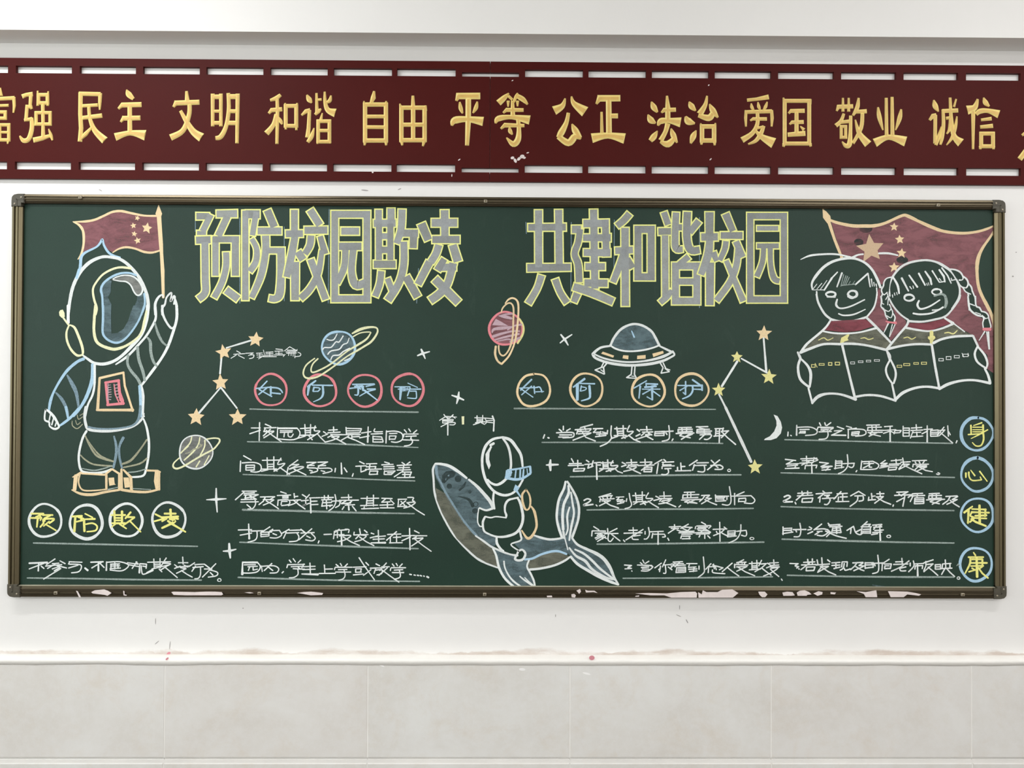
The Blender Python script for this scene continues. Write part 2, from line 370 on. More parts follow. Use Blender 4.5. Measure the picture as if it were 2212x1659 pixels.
TITLE = r"""
$410 440 710 2164
:预
95,195,120 310,195,110; 330,165,110 195,440,110; 105,455,80 260,460,70; 90,570,125 330,560,125; ~235,590,125 240,1150,125 240,1380,125 130,1490,120; 410,160,120 745,155,130; 590,190,120 440,510,120; 350,555,110 775,555,110; 400,510,115 400,1130,110; 710,510,125 710,1130,125; ~565,750,110 565,980,110 500,1230,110 375,1470,110; 560,1340,130 760,1490,130
:防
865,100,110 865,1510,115; 865,165,140 1095,165,140; 1035,120,105 975,500,100; ~960,540,90 1040,700,100 1030,900,110 930,1060,110; 1205,95,130 1320,370,130; 1050,425,120 1435,425,125; ~1180,490,130 1180,750,120 1110,1120,120 960,1470,100; 1180,730,105 1480,730,105; ~1420,680,130 1420,1100,130 1400,1400,140 1330,1480,120 1230,1470,110
:校
1630,90,125 1630,500,120; 1490,470,120 1770,465,120; ~1640,500,120 1590,780,130 1510,1150,120; 1640,900,140 1640,1510,130; 1680,740,130 1770,880,130; 1870,90,130 2030,340,130; 1780,415,125 2150,410,125; ~1890,490,120 1870,650,120 1790,790,110; ~2030,500,100 2110,790,120; ~2060,720,90 2000,1080,110 1870,1330,120 1720,1480,120; 1880,860,120 2120,1500,120
$700 440 1020 2212
:园
B160,158,640,1420,115; 250,410,120 530,410,120; 215,637,125 565,637,125; ~320,660,110 300,950,110 190,1190,110; ~440,650,115 410,1000,115 470,1210,130 620,1180,130
:欺
815,85,110 815,300,110; 1000,65,120 1000,300,120; 735,295,120 1075,290,120; 820,290,105 820,850,105; 990,290,105 990,850,105; 820,485,105 990,485,105; 820,690,110 990,690,110; 735,905,125 1075,905,125; ~855,1000,110 830,1200,110 760,1390,110; 945,1110,100 1030,1330,100; ~1165,80,120 1150,380,120 1080,600,110; 1110,440,120 1410,440,120; 1340,400,130 1330,670,120; ~1190,560,115 1190,900,120 1120,1180,120 950,1450,130; 1220,1080,130 1400,1400,130
:凌
1450,290,140 1560,550,130; 1580,860,130 1400,1210,120; 1800,90,130 1805,530,120; 1600,285,130 1995,285,130; 1610,535,120 2030,535,125; ~1715,610,120 1670,750,120 1590,880,120; ~1920,610,130 2000,870,140; 1800,820,110 1690,1000,120; 1740,950,120 1980,945,120; ~1930,880,130 1850,1180,120 1740,1330,130 1580,1450,130; 1650,1120,140 2010,1480,130
$1120 440 1420 2164
:共
145,370,120 745,365,125; 130,1000,135 820,990,125; 312,95,125 315,1000,125; 625,90,125 635,1010,125; ~360,1110,120 290,1320,110 150,1560,120; ~570,1170,120 650,1380,110 760,1550,120
:建
1005,310,130 1415,305,130; 1350,240,120 1370,830,120; 1000,530,120 1445,530,130; 1010,760,120 1440,765,130; 1035,980,125 1355,980,120; 1020,1235,130 1395,1240,130; 1170,85,130 1190,1330,125; 825,400,130 980,400,130; ~960,390,110 930,600,110 875,780,110 930,950,120 945,1230,120; ~850,1290,130 1130,1380,140 1480,1530,130; 920,1390,130 860,1540,110
:和
~1735,150,120 1640,260,120 1530,350,110; 1660,370,130 1665,1600,130; 1500,735,120 1790,720,120; ~1650,720,110 1580,950,120 1470,1230,110; 1690,850,110 1780,1010,120; B1862,400,2068,1140,125
$1410 440 1720 2212
:谐
170,125,110 240,330,110; 80,430,120 290,425,120; 190,480,115 195,1450,115; ~300,1330,80 220,1430,110 110,1530,100; ~360,130,115 345,500,120 360,690,120 470,700,100; 370,365,110 460,365,110; ~535,120,130 525,500,130 580,710,130 730,710,120; 715,260,120 565,450,110; 560,810,110 400,940,100; B350,960,680,1500,120; 350,1200,110 690,1200,110
:校
875,125,140 875,500,130; 740,515,130 1010,510,130; ~880,540,120 850,800,140 740,1100,110; 885,900,140 880,1570,130; 930,740,110 985,890,90; 1120,150,130 1240,430,110; 1040,490,115 1390,490,120; ~1130,570,100 1110,700,100 1030,880,90; ~1280,575,110 1390,830,110; ~1320,650,100 1290,950,110 1190,1210,110 980,1500,110; 1130,870,90 1400,1510,110
:园
B1503,190,2022,1476,110; 1600,380,85 1940,380,85; 1600,650,90 1950,650,90; ~1710,660,90 1690,900,95 1600,1130,100; ~1810,660,95 1820,950,90 1870,1150,105 1960,1195,90
"""
DRAW = r"""
@chalk_flag|large red chalk flag with five yellow stars flying behind the two reading children
$0 0 2212 2212
>flag_field
r F1795,478 1840,490 1877,491 1913,484 1947,469 1961,468 1983,475 2039,497 2076,505 2122,498 2152,486 2133,520 2113,554 2111,586 2116,627 2136,670 2143,684 2149,712 2150,785 2149,808 2131,796 2134,785 2133,767 2113,748 2103,725 2078,711 2060,699 2041,687 2056,669 2074,640 2073,634 2072,617 2064,597 2050,580 2032,569 1997,562 1967,569 1942,583 1925,599 1915,603 1908,614 1900,615 1889,590 1871,570 1840,558 1816,548; F1893,640 1899,618 1902,628 1903,649 1907,669 1915,685 1918,695 1916,705 1910,716 1892,705 1872,685 1887,666 1890,650; F1918,640 1926,657 1939,675 1957,693 1957,702 1923,738 1921,728 1930,705 1934,695 1934,680 1928,665 1922,655
$1720 440 1980 2157
e C1120,690,40,20,90; C1900,1010,60,20,90; C1250,450,60,20,110
>flag_edge
O ~620,300,46 750,345,54 1000,395,58 1200,400,60 1400,395,60 1600,345,50 1880,220,50 1990,215,52 2157,290,44
$1900 440 2200 2164
O ~420,190,40 600,270,44 800,360,52 1000,430,46 1270,460,44 1500,440,40 1680,390,36 1815,325,18; ~1815,325,20 1750,480,32 1600,700,44 1530,880,60 1520,1100,48 1560,1350,50 1710,1659,50
$1890 640 2180 2005
O ~1600,0,44 1700,180,44 1770,380,44 1790,600,40 1790,900,26 1785,1090,16
>flag_pole
$1720 440 1980 2157
O F470,90 540,140 610,220 625,300 610,340 555,350 480,250; 585,330,64 690,650,54 790,900,48; 810,920,50 815,990,50
>star
T S1335,810,260,-6
>star
O S1755,415,80,2
>star
O S1855,640,90,-4
>star
O S1890,885,95,4
>star
O S1755,1140,98,0
@chalk_child|white chalk boy with a short fringe reading an open book below the flag
$1720 440 1980 2157
>head
W ~290,1540,26 280,1430,36 350,1300,50 500,1130,50 700,1020,46 980,975,44 1200,1040,42 1350,1170,44 1450,1350,50 1510,1500,44
$1700 640 1960 1797
W ~440,-30,30 470,100,32 560,260,34 660,345,34; ~660,345,36 800,375,32 1000,365,30 1190,310,34; ~1190,310,26 1290,180,26 1330,60,24 1345,-60,22
$1720 440 1980 2157
>hair
W 740,1225,22 640,1330,26; 640,1330,36 500,1550,26; 820,1240,32 730,1490,26; ~80,1000,14 250,930,34 500,905,34 700,905,32 850,930,30 990,965,34; ~990,975,40 1100,920,34 1200,905,28; ~1480,890,34 1650,890,38 1820,925,26; 1060,1450,28 1285,1250,30; 1285,1250,26 1325,1490,26; 370,1440,14 300,1530,14; 460,1425,12 370,1530,12; 550,1375,14 430,1540,14; 290,1545,12 510,1545,14; 1345,1350,24 1365,1480,14; 1390,1410,20 1400,1480,14; 1430,1440,24 1440,1490,14; 1440,1510,24 1450,1640,24; 365,1575,28 370,1659,24
w 850,1270,16 800,1480,14; 890,1290,16 830,1470,12; 920,1300,16 860,1460,12; 950,1320,14 890,1450,12; 970,1390,10 940,1440,10; 1050,1385,12 1010,1440,12; 810,1465,14 1060,1440,18
>face
W C620,1625,85,45,36; C1010,1620,80,60,44
$1700 640 1960 1797
W ~750,45,24 735,130,34 800,180,24 950,150,24 1160,50,20; ~770,260,20 850,285,24 1000,270,24 1170,195,14; 600,5,30 720,10,24; ~910,0,30 970,30,26 1040,0,20
>shirt
t F520,520 880,560 1330,480 1560,680 1480,790 1200,720 820,700 500,730 220,830
D F655,370 1170,340 1310,440 1100,510 880,540 560,505
W ~650,360,30 590,450,32 500,540,32 300,710,36 210,830,36; 1190,320,34 1330,455,40 1550,690,34; ~530,520,24 700,550,26 900,555,26 1100,535,24 1330,475,32
Y2 ~470,655,12 550,620,14 610,655,14 690,620,10; ~1100,630,12 1160,620,16 1220,645,16 1290,625,12; F900,570 935,570 905,630 920,655 850,680 820,720 790,710 810,620
>book
W ~160,835,30 190,900,40 205,940,36; ~200,930,34 165,1060,38 200,1240,38 335,1360,32; ~215,940,26 310,1040,36 355,1160,44 340,1350,30; 320,1370,30 380,1600,30; ~200,840,44 350,780,40 550,715,36 800,715,36; ~820,710,38 1000,710,36 1200,735,34 1480,800,36; 825,730,36 900,1050,36 1010,1500,36; ~375,1590,40 460,1500,50 600,1455,34 800,1465,32 1030,1540,44; ~1030,1500,36 1200,1475,34 1400,1490,34 1625,1560,34
Y2 B365,1020,420,1060,10; B480,1005,555,1030,10; B620,990,670,1030,12; B720,985,785,1025,12; 420,1000,10 450,1060,10
W B950,980,1010,1010,8; B1065,965,1135,990,8; B1185,955,1250,980,8; B1305,945,1380,970,8
@chalk_child|white chalk girl with two braids reading an open book at the right edge of the blackboard
$1900 440 2200 2164
>head
W ~160,1440,26 150,1280,34 210,1130,34 330,990,34 480,915,34 700,880,32 870,905,32 1000,970,44 1120,1060,36 1210,1200,36 1250,1340,30 1230,1480,34 1130,1640,34
$1890 640 2180 2005
W ~180,-30,24 270,140,26 380,270,26 500,355,28; ~500,370,34 700,380,30 900,345,30 1050,300,30 1150,200,26 1250,60,26 1275,-20,26
>hair
$1900 440 2200 2164
W ~210,1145,26 280,1270,36 305,1400,24; 345,1160,36 450,1360,26; 460,1115,26 590,1300,28; 610,1085,28 710,1270,22; 710,1055,26 790,1170,34 810,1260,28; 820,1045,26 930,1220,20; 930,1030,30 1000,1130,32 1020,1220,20; 970,1000,26 1060,1120,26 1115,1240,18; 1120,1195,16 1200,1180,18; 470,1290,16 500,1330,14; 520,1280,14 530,1320,14; 735,1240,12 745,1275,12; 760,1230,12 770,1270,12; 930,1165,16 960,1200,14; 1115,1160,16 1130,1200,14; 200,1420,16 205,1460,14; 230,1390,14 240,1430,12; 265,1380,12 275,1420,12; 930,1225,18 1020,1210,18
>braid
k F60,1200 180,1145 160,1240 140,1400 160,1560 200,1659 60,1659 25,1550 25,1350
W ~185,1145,20 110,1165,20 70,1220,22 60,1280,24 30,1340,24 45,1400,22 75,1420,18; 75,1420,16 120,1380,16; ~45,1400,22 30,1470,24 50,1540,24 70,1570,16; ~30,1560,22 30,1610,22 70,1659,20; 90,1490,14 130,1460,14; 120,1400,16 150,1500,14; ~100,1500,10 130,1560,16 180,1640,16
$1890 640 2180 2005
k F90,0 190,0 240,200 290,270 300,360 230,430 150,520 210,600 290,420 200,370 140,230 95,150
W ~90,0,22 100,80,26 90,150,20 130,190,24 150,240,22 160,290,20 190,340,20; 100,100,16 135,120,12; 160,50,14 190,0,14; 190,130,14 200,30,16; ~215,120,18 240,180,16 205,225,14 150,205,18; ~240,180,16 265,240,18 240,320,14 175,290,18; ~265,250,18 300,310,20 290,370,24; 200,405,22 135,540,14; 200,410,14 160,500,10; 260,420,16 215,600,10; 300,420,18 220,605,10
R 165,375,22 320,405,26; 190,395,20 320,385,16
>braid
$1900 440 2200 2164
k F1110,1030 1200,1040 1300,1140 1380,1240 1440,1350 1490,1560 1560,1659 1400,1659 1380,1420 1320,1360 1260,1260 1200,1170
W ~1095,1020,22 1180,1030,26 1260,1070,26 1300,1140,24 1290,1185,16 1240,1190,24; ~1300,1130,24 1360,1180,26 1380,1250,26 1350,1310,20 1300,1300,14; ~1380,1240,24 1430,1300,26 1445,1370,22; ~1200,1180,22 1250,1270,24 1300,1310,22 1340,1370,20 1420,1410,18; ~1445,1360,24 1480,1450,22 1490,1530,22 1510,1620,24; ~1380,1400,26 1390,1500,28 1400,1659,26; 1400,1520,20 1450,1580,16; 1480,1600,14 1560,1620,24
$1890 640 2180 2005
k F1400,0 1480,0 1510,150 1580,190 1640,240 1700,280 1730,440 1710,480 1610,470 1620,340 1520,290 1430,200
k F1650,530 1690,540 1690,560 1640,560
W ~1390,0,24 1400,130,26 1430,210,28 1520,280,28 1610,300,22; ~1500,0,26 1510,140,24 1560,170,26 1590,220,24; 1415,110,16 1490,140,16; ~1590,225,20 1650,240,22 1690,280,20 1700,330,20 1730,440,20 1725,475,16; ~1610,300,20 1625,340,20 1610,400,18 1620,480,18; 1600,280,10 1650,330,14; 1500,240,12 1580,270,16; 1630,340,14 1700,320,14; 1640,525,24 1555,660,10; 1670,530,22 1705,790,20; 1695,530,22 1712,790,14
R 1620,492,44 1725,492,44
>face
$1900 440 2200 2164
W C460,1465,75,48,34; C890,1375,72,45,30; ~615,1510,26 590,1580,34 640,1640,28 780,1600,26 940,1500,20; ~820,1659,20 920,1650,22 990,1610,26
w ~850,1440,24 960,1410,30 1020,1440,40 1040,1540,50 1020,1620,34
$1890 640 2180 2005
W ~570,255,26 680,270,28 850,250,26 1020,165,24
>shirt
t F445,480 820,530 1170,420 1340,530 1450,570 1100,610 870,700 620,700 200,790 170,800
D F500,400 760,400 1040,335 1150,400 820,515 480,475
W ~500,370,34 470,440,34 350,580,34 170,800,34; 1040,325,26 1170,405,44; ~465,470,34 650,505,30 820,520,26 1000,480,30 1170,410,34; 1180,410,20 1340,530,16
Y2 ~430,625,14 490,610,16 550,640,16 610,610,12; ~1040,550,14 1100,540,18 1170,560,18 1230,510,14; 845,530,52 845,600,60; F795,600 890,590 905,620 880,650 820,655 790,630; 845,640,50 845,725,40
>book
W ~175,810,26 210,880,50 225,950,40; ~225,950,28 165,1080,30 190,1200,30 265,1310,26; ~235,950,28 300,1090,32 310,1190,32 280,1300,28; 255,1310,30 305,1540,36; ~180,790,40 400,740,34 620,715,34 840,720,34; ~870,700,40 1000,640,36 1200,600,36 1460,590,36; 850,730,36 900,1050,36 960,1370,36; ~310,1540,40 420,1440,44 600,1370,36 780,1350,34 960,1375,36; ~960,1385,40 1100,1310,44 1300,1260,36 1500,1255,34 1725,1300,40; 1465,590,30 1540,750,32; ~1530,755,30 1490,860,34 1530,980,32 1650,1070,28; ~1540,755,30 1640,880,34 1680,1000,30 1660,1080,26; ~1640,1080,30 1690,1180,36 1720,1290,40
Y2 B330,1030,400,1060,9; B430,1005,520,1035,10; B580,990,650,1015,9; B695,985,770,1015,10
W B955,930,1020,965,10; B1065,900,1135,945,10; B1185,885,1260,920,10; B1310,865,1390,900,10; 1300,850,10 1330,910,10; 1390,850,10 1400,890,10
@chalk_flag|red chalk national flag with five yellow stars on a pole held by the astronaut
$80 440 400 2212
>flag_field
r F535,270 620,268 820,255 950,215 1080,145 1200,118 1320,120 1480,160 1600,180 1790,185 1830,690 1700,735 1600,725 1480,680 1350,655 1250,670 1130,725 1060,690 1000,600 975,560 900,630 800,690 700,720 640,790 690,640 700,430 680,360 600,290
>flag_edge
O ~535,270,12 720,265,34 860,240,34 1000,180,34 1120,125,34 1250,110,36 1400,140,34 1600,178,30 1790,182,30; ~545,275,14 630,320,36 690,420,38 695,600,34 660,750,30 610,830,14; ~1130,730,16 1220,675,26 1330,650,32 1460,670,30 1600,720,34 1720,730,30 1830,700,26
>flag_pole
O 1820,180,70 1850,600,56 1875,1000,54 1885,1400,40; F1815,10 1868,150 1850,200 1790,195 1768,150
>star
O S1640,365,85,10
>star
O S1497,215,42,20
>star
O S1437,328,48,-10
>star
O S1452,450,46,10
>star
O S1500,550,55,-15
@chalk_astronaut|large white chalk astronaut raising one arm at the left of the blackboard
>helmet
B ~640,1000,46 650,900,46 660,800,44 720,730,36 880,650,30 940,590,34 975,530,28 1000,620,34 1060,720,34 1130,770,34 1240,805,28
W ~465,1659,44 490,1450,48 540,1230,50 640,1030,52 780,880,52 950,800,44 1080,795,44 1240,830,44 1380,930,48 1530,1110,48 1630,1330,50 1660,1500,50 1650,1659,46
B ~590,1110,44 630,980,44
$80 660 400 2212
W ~465,0,46 465,260,46; ~1650,0,46 1640,160,60 1560,420,60 1380,640,50 1200,800,44 1020,870,46 860,860,42 760,800,38 680,740,24
>face_ring
$80 440 400 2212
Y ~1400,965,36 1250,950,32 1120,980,32 980,1060,30 880,1180,30 835,1280,32 850,1420,34 890,1560,36 870,1659,36
$80 660 400 2212
Y ~870,0,36 855,200,42 850,380,42 880,520,44 950,590,44 1080,640,46 1180,650,46 1330,600,36 1480,500,34 1560,400,34 1600,240,36 1635,80,30
>visor
$80 440 400 2212
G F985,1190 1060,1140 1115,1150 1105,1220 1100,1320 1060,1400 1110,1500 1105,1659 990,1659 1000,1450 960,1320
G F1500,1370 1595,1340 1610,1500 1560,1659 1400,1659 1450,1540 1490,1450
B ~1480,1070,30 1380,1035,30 1250,1040,34 1120,1090,34 1000,1180,34 955,1280,36 975,1400,32 985,1659,34; ~1600,1340,28 1610,1500,30 1560,1659,28
$80 660 400 2212
G F985,0 1108,0 1105,200 1110,420 1200,410 1290,350 1360,230 1400,100 1440,0 1600,0 1580,120 1480,300 1380,440 1260,540 1180,560 1080,530 1000,460
B ~985,0,34 985,200,36 980,400,34 1030,490,32 1110,540,32 1200,555,34 1300,510,32 1420,380,30 1530,200,28 1600,0,24
>visor_glint
$80 440 400 2212
g F1120,1130 1200,1090 1320,1070 1450,1100 1540,1190 1580,1280 1560,1340 1500,1370 1450,1320 1400,1220 1330,1160 1230,1150
W ~1120,1132,16 1200,1090,18 1320,1068,20 1440,1090,24 1530,1170,26 1575,1270,26 1555,1345,26 1500,1368,22 1450,1320,22 1400,1220,22 1330,1165,22 1230,1155,18 1120,1132,14
>microphone
$80 660 400 2212
Y F345,70 385,60 410,110 415,170 370,185 335,150 328,100; 390,180,30 470,290,26; ~480,290,24 440,400,30 450,530,34 510,660,34 600,745,36 680,735,26; ~490,290,20 560,330,36 620,460,38 670,600,40 685,690,36 680,735,26
>raised_arm
$80 440 400 2212
W ~1765,1659,32 1765,1500,40 1810,1400,34 1870,1360,22 1885,1400,22; ~1875,1659,38 1870,1560,36 1910,1500,30 1930,1410,26 1975,1350,28 2010,1335,22 1995,1460,30 2040,1380,26 2060,1400,26 2045,1500,28; ~2040,1380,24 2080,1500,40 2090,1659,42
$80 660 400 2212
W ~1765,0,36 1775,160,36 1745,260,38 1640,440,34 1520,580,36 1380,730,36 1280,810,34 1175,880,20; ~1870,0,36 1880,130,36 1940,260,32 2010,340,32 2060,300,26; ~2085,0,40 2085,200,42 2030,400,42 1950,620,42 1850,800,40 1720,980,42 1600,1140,34 1560,1190,30
w ~1760,250,22 1800,400,40 1870,540,36 1940,600,22; ~1640,470,20 1690,540,44 1700,700,44 1740,840,40 1790,905,30; ~1500,620,44 1520,800,46 1580,980,46 1610,1120,36; ~1360,740,40 1350,860,38 1400,970,42 1500,1090,44 1550,1190,44
>left_arm
B ~700,795,46 600,840,44 460,960,44 350,1110,38 250,1290,34 200,1430,44 175,1580,34
b ~450,1040,26 530,1180,60 590,1320,50 625,1560,28; ~280,1300,24 370,1400,48 440,1540,44 465,1659,34
B ~830,880,50 830,1050,56 800,1200,56 720,1400,50 620,1560,44 540,1650,40
$80 860 400 2212
B ~620,160,44 500,290,40 400,370,38 340,410,30; ~430,130,40 465,310,30
>glove
W ~130,170,26 115,250,24 120,330,26 180,360,28 190,420,24 260,460,34 320,440,30 320,400,30 260,290,40 190,210,36 130,170,26; 200,240,20 180,340,20; 250,290,20 220,400,20; 290,350,18 270,420,20
>torso
$80 660 400 2212
W ~860,880,34 860,1150,34 830,1330,34 760,1480,30 715,1659,38
W ~1550,1190,44 1585,1350,40 1580,1600,34 1600,1659,24
B ~1530,1200,40 1545,1400,44 1545,1659,40
$80 860 400 2212
W ~730,130,40 710,260,40 730,400,42 770,465,40 900,490,40 1100,490,42 1300,460,38 1450,410,38 1560,320,34 1595,230,26
b ~760,430,30 900,455,28 1100,460,28 1300,440,26 1440,400,30 1520,300,40 1545,120,40
>chest_panel
$80 660 400 2212
O 930,1085,34 1295,1000,34; 935,1080,34 905,1560,42; 1290,1000,28 1310,1200,34 1430,1575,34; 890,1560,34 1435,1560,44
R 1015,1150,34 1225,1120,44; 1025,1150,36 1060,1490,36; F1200,1120 1235,1115 1255,1300 1300,1420 1295,1480 1230,1420 1205,1250; 1045,1485,34 1295,1460,44; 1150,1175,20 1170,1330,22 1220,1440,20
p 1060,1190,14 1100,1185,10; 1065,1225,14 1105,1220,10; 1065,1260,14 1108,1255,10; 1070,1295,14 1110,1290,10; 1075,1330,14 1112,1325,10; 1075,1365,14 1112,1365,10; 1075,1400,14 1105,1405,10; 1160,1190,12 1200,1180,12; 1160,1235,12 1205,1230,12; 1165,1280,12 1210,1275,12; 1172,1325,12 1215,1320,12; 1185,1375,12 1220,1365,12; 1060,1160,12 1060,1420,14
>tail_scribble
$80 860 400 2212
y ~600,250,12 620,315,14 680,280,12; ~525,340,10 530,410,16 600,455,16 680,390,14; ~575,330,10 600,395,14 650,360,12; 640,260,10 690,230,14
>legs
W ~740,490,34 680,600,34 630,800,34 625,950,34 660,1080,34 750,1110,30 880,1120,36 1010,1100,34 1110,1060,30; ~1590,310,24 1640,450,34 1670,650,36 1665,850,36 1630,1050,34 1580,1160,32 1400,1180,28
b ~1150,570,24 1180,700,38 1180,850,40 1140,1040,34; ~1290,590,44 1230,720,36 1230,870,36 1270,1050,28
y ~720,560,22 780,700,24 880,850,30 1000,910,26 1140,945,26; ~740,600,14 850,760,20 960,870,26 1140,945,20; ~650,850,18 720,920,24 850,990,24 1120,1015,28; ~1640,620,24 1530,780,28 1400,930,36 1270,985,30; ~1640,900,26 1530,980,26 1290,1035,22
w ~670,1050,16 850,1080,22 1000,1050,20 1120,1010,14; ~1620,1060,18 1500,1095,20 1360,1110,20
>boots
O ~530,1180,14 600,1150,40 660,1110,34; 580,1160,60 560,1370,50; ~640,1130,28 620,1260,24 680,1370,24 850,1380,24 1040,1360,20; ~520,1370,20 660,1430,40 830,1440,44 1030,1400,36 1230,1370,32; 670,1125,26 1010,1145,30 1120,1060,28 1230,1130,34 1260,1120,34; 1035,1140,34 1035,1360,34; 1225,1130,32 1225,1370,34; F1065,1190 1150,1185 1160,1280 1180,1290 1080,1310
O 1260,1060,30 1260,1370,48; 1290,1070,30 1400,1180,40; 1400,1180,44 1410,1380,44; F1290,1185 1370,1185 1390,1330 1310,1340; ~1270,1370,40 1450,1395,40 1650,1400,36 1830,1360,30; 1640,1080,30 1800,1085,30 1840,1105,26; F1760,1090 1820,1100 1810,1350 1770,1360 1745,1240; 1825,1100,28 1825,1370,30
w 1430,1350,14 1700,1365,12; 1060,1365,20 1210,1330,12
@chalk_constellation|white chalk lines joining five orange stars beside the astronaut
$360 680 660 2074
>line
W 890,495,22 1270,380,28
>line
W 820,620,28 797,880,26
>line
W 810,1080,22 480,1470,30
>line
W 810,1085,24 1050,1395,22
>star
O S1330,370,125,6
>star
O S850,560,120,-10
>star
O S805,1010,125,-4
>star
O S440,1530,135,3
>star
O S1060,1530,135,0
@chalk_note|small white chalk note naming the class that edited the board
W 1045,540,12 1100,570,12; 1000,590,12 1170,580,12; 1040,600,12 960,650,12; 1070,605,12 1160,650,14; 1180,575,12 1295,570,12; 1295,570,10 1220,610,10; ~1240,600,12 1300,600,14 1290,640,14 1235,655,12; 1340,575,12 1430,570,12; 1345,600,10 1440,598,10; 1390,575,10 1390,640,10; 1350,635,10 1440,620,12; 1370,660,10 1470,600,10; 1445,525,10 1460,590,10; 1480,560,12 1590,555,12; 1480,580,12 1590,580,12; 1540,560,10 1540,620,10; 1470,605,12 1590,605,12; 1440,625,14 1640,625,12; 1630,510,12 1730,520,12; 1615,545,12 1740,540,12; 1625,575,10 1730,575,10; 1675,545,10 1675,600,10; 1600,600,12 1750,598,14; 1840,475,10 1760,540,12; 1840,480,12 1930,530,12; 1950,515,10 1945,545,10; 1800,530,16 1940,530,16; 1780,555,14 1930,550,14; 1790,575,12 1940,570,12; 1830,560,10 1820,610,10; 1770,590,10 1740,625,10; 1860,565,10 1858,610,10; 1890,565,10 1888,620,10; 1915,565,10 1915,645,10; ~1960,560,10 2000,580,12 1990,615,12 1910,625,12
@chalk_planet|grey chalk planet with a pale yellow ring below the constellation
$360 890 660 2074
g F435,350 540,365 640,440 690,560 670,690 590,790 440,850 320,810 220,700 185,580 230,430 340,360
W C435,598,248,250,24
Y ~600,405,22 700,390,22 780,400,24 790,440,26 750,500,24 690,560,26 560,630,26 420,710,26 280,795,28 160,845,28 100,820,28 110,760,22 190,685,18; ~375,370,18 350,460,20 280,540,20 210,615,20; ~495,380,18 475,480,20 400,590,24 260,720,20; ~570,420,20 565,520,20 500,650,20; 635,650,14 560,790,18; 495,730,20 440,820,20; 210,610,20 330,510,10
y ~280,620,12 350,600,12 400,560,20 470,540,20 530,490,18; ~470,500,14 500,480,14 520,520,14
@chalk_planet|blue chalk planet with a double yellow ring above the second red circle
$640 680 960 2212
G C630,490,120,120,260
B C632,490,248,245,36
W ~455,365,14 500,380,16 560,370,18 610,285,14; ~395,525,18 420,490,18 520,485,18 590,405,18 640,405,18 700,315,18; ~470,590,20 520,540,20 640,515,20 700,445,18 760,420,16 790,345,12; ~515,670,16 550,610,18 640,600,20 700,550,20 800,500,22; ~720,685,16 800,650,14
Y ~835,280,22 950,220,44 1060,190,36 1160,185,28 1210,210,24 1205,280,28 1120,400,32 1000,480,28 900,540,30 760,620,20 600,740,24 460,840,26 330,920,26 210,950,32 130,930,26 105,860,24 150,750,22 275,650,20; ~850,325,20 960,270,18 1100,258,18 1100,290,20 1040,370,30 900,460,30 760,545,22 520,730,24 360,820,24 250,860,26 220,820,22 250,730,22 325,655,22
@circled_character|red chalk circle around a blue handwritten character, first of four, above the left text
$360 680 660 2074
>ring
R C1558,1122,235,235,34
>character
B 1500,990,20 1380,1115,24; 1380,1115,20 1570,1220,20; 1500,1090,20 1375,1190,22; 1335,1100,20 1560,1080,22; 1555,1075,32 1555,1190,30; ~1560,1085,24 1660,1095,24 1710,1130,24 1730,1165,20; 1560,1165,20 1700,1180,22
@circled_character|red chalk circle around a blue handwritten character, second of four, under the ringed planet
$640 680 960 2212
>ring
R C358,1130,240,238,38
>character
B 290,985,28 170,1075,28; 190,1060,40 170,1200,24; 240,1050,22 545,1055,22; 265,1080,26 250,1140,24; ~265,1085,20 330,1090,20 355,1110,20 320,1145,20; 250,1145,18 330,1142,18; ~395,1060,30 400,1180,34 360,1250,24 255,1300,12
@circled_character|red chalk circle around a blue handwritten character, third of four, struck by a long diagonal
>ring
R C1028,1130,250,238,38
>character
B 840,1040,22 1165,1035,24; 1170,1040,20 1040,1070,20; 800,1100,22 1010,1070,22; 900,1050,20 960,1110,24; 870,1070,20 990,1060,20; ~925,1090,30 920,1190,26 870,1195,14; 990,1080,34 1000,1130,30; 1060,1110,24 1180,1110,24; ~1180,1115,20 1060,1150,20 945,1215,14; 1020,1130,30 1100,1190,24 1210,1275,18
@circled_character|red chalk circle around a blue handwritten character, fourth of four, nearest the small star
>ring
R C1663,1120,238,240,38
>character
B 1470,1075,18 1700,1075,18; 1565,1085,44 1550,1265,28; ~1590,1080,26 1660,1090,24 1600,1110,20 1660,1125,20 1590,1135,18; 1665,1020,14 1810,1085,16; 1520,1110,16 1860,1110,22; 1700,1090,20 1660,1210,20; 1700,1140,18 1790,1140,18; ~1790,1140,18 1795,1230,18 1770,1250,18 1660,1240,14
@chalk_sparkle|small white chalk four-pointed sparkle right of the blue planet
W 1865,515,24 1890,570,36 1925,655,16; 1810,610,20 1880,580,34 1990,550,18
@chalk_sparkle|large white chalk four-pointed sparkle left of the third text line
$360 890 660 2074
W 740,1140,20 740,1310,36 755,1495,18; 595,1310,14 740,1305,40 890,1295,14
@circled_character|white chalk circle around a yellow handwritten character, leftmost of the four at bottom left
$40 1070 500 2212
>ring
W C277,262,168,170,28
>character
y2 130,190,18 260,190,20; 260,190,18 180,225,16; 210,205,16 240,235,18; 120,235,18 240,235,20; 240,235,16 225,260,14; 200,240,22 190,330,16; 250,205,18 355,205,20; 330,210,18 265,240,18; 275,235,18 270,270,18; ~270,245,18 370,245,20 320,290,18; 255,250,22 260,290,22 225,330,16; 320,270,16 260,320,16; 280,300,16 390,365,16
@circled_character|white chalk circle around a yellow handwritten character, second from the left at bottom left
>ring
W C703,277,168,176,32
>character
y2 555,220,20 660,215,22; 590,225,26 580,375,24; ~620,225,20 680,250,22 600,275,16; 690,190,14 770,230,16; 645,250,16 795,245,20; 680,250,24 685,375,22; ~700,300,16 770,290,18 815,320,18 800,365,18 710,378,14
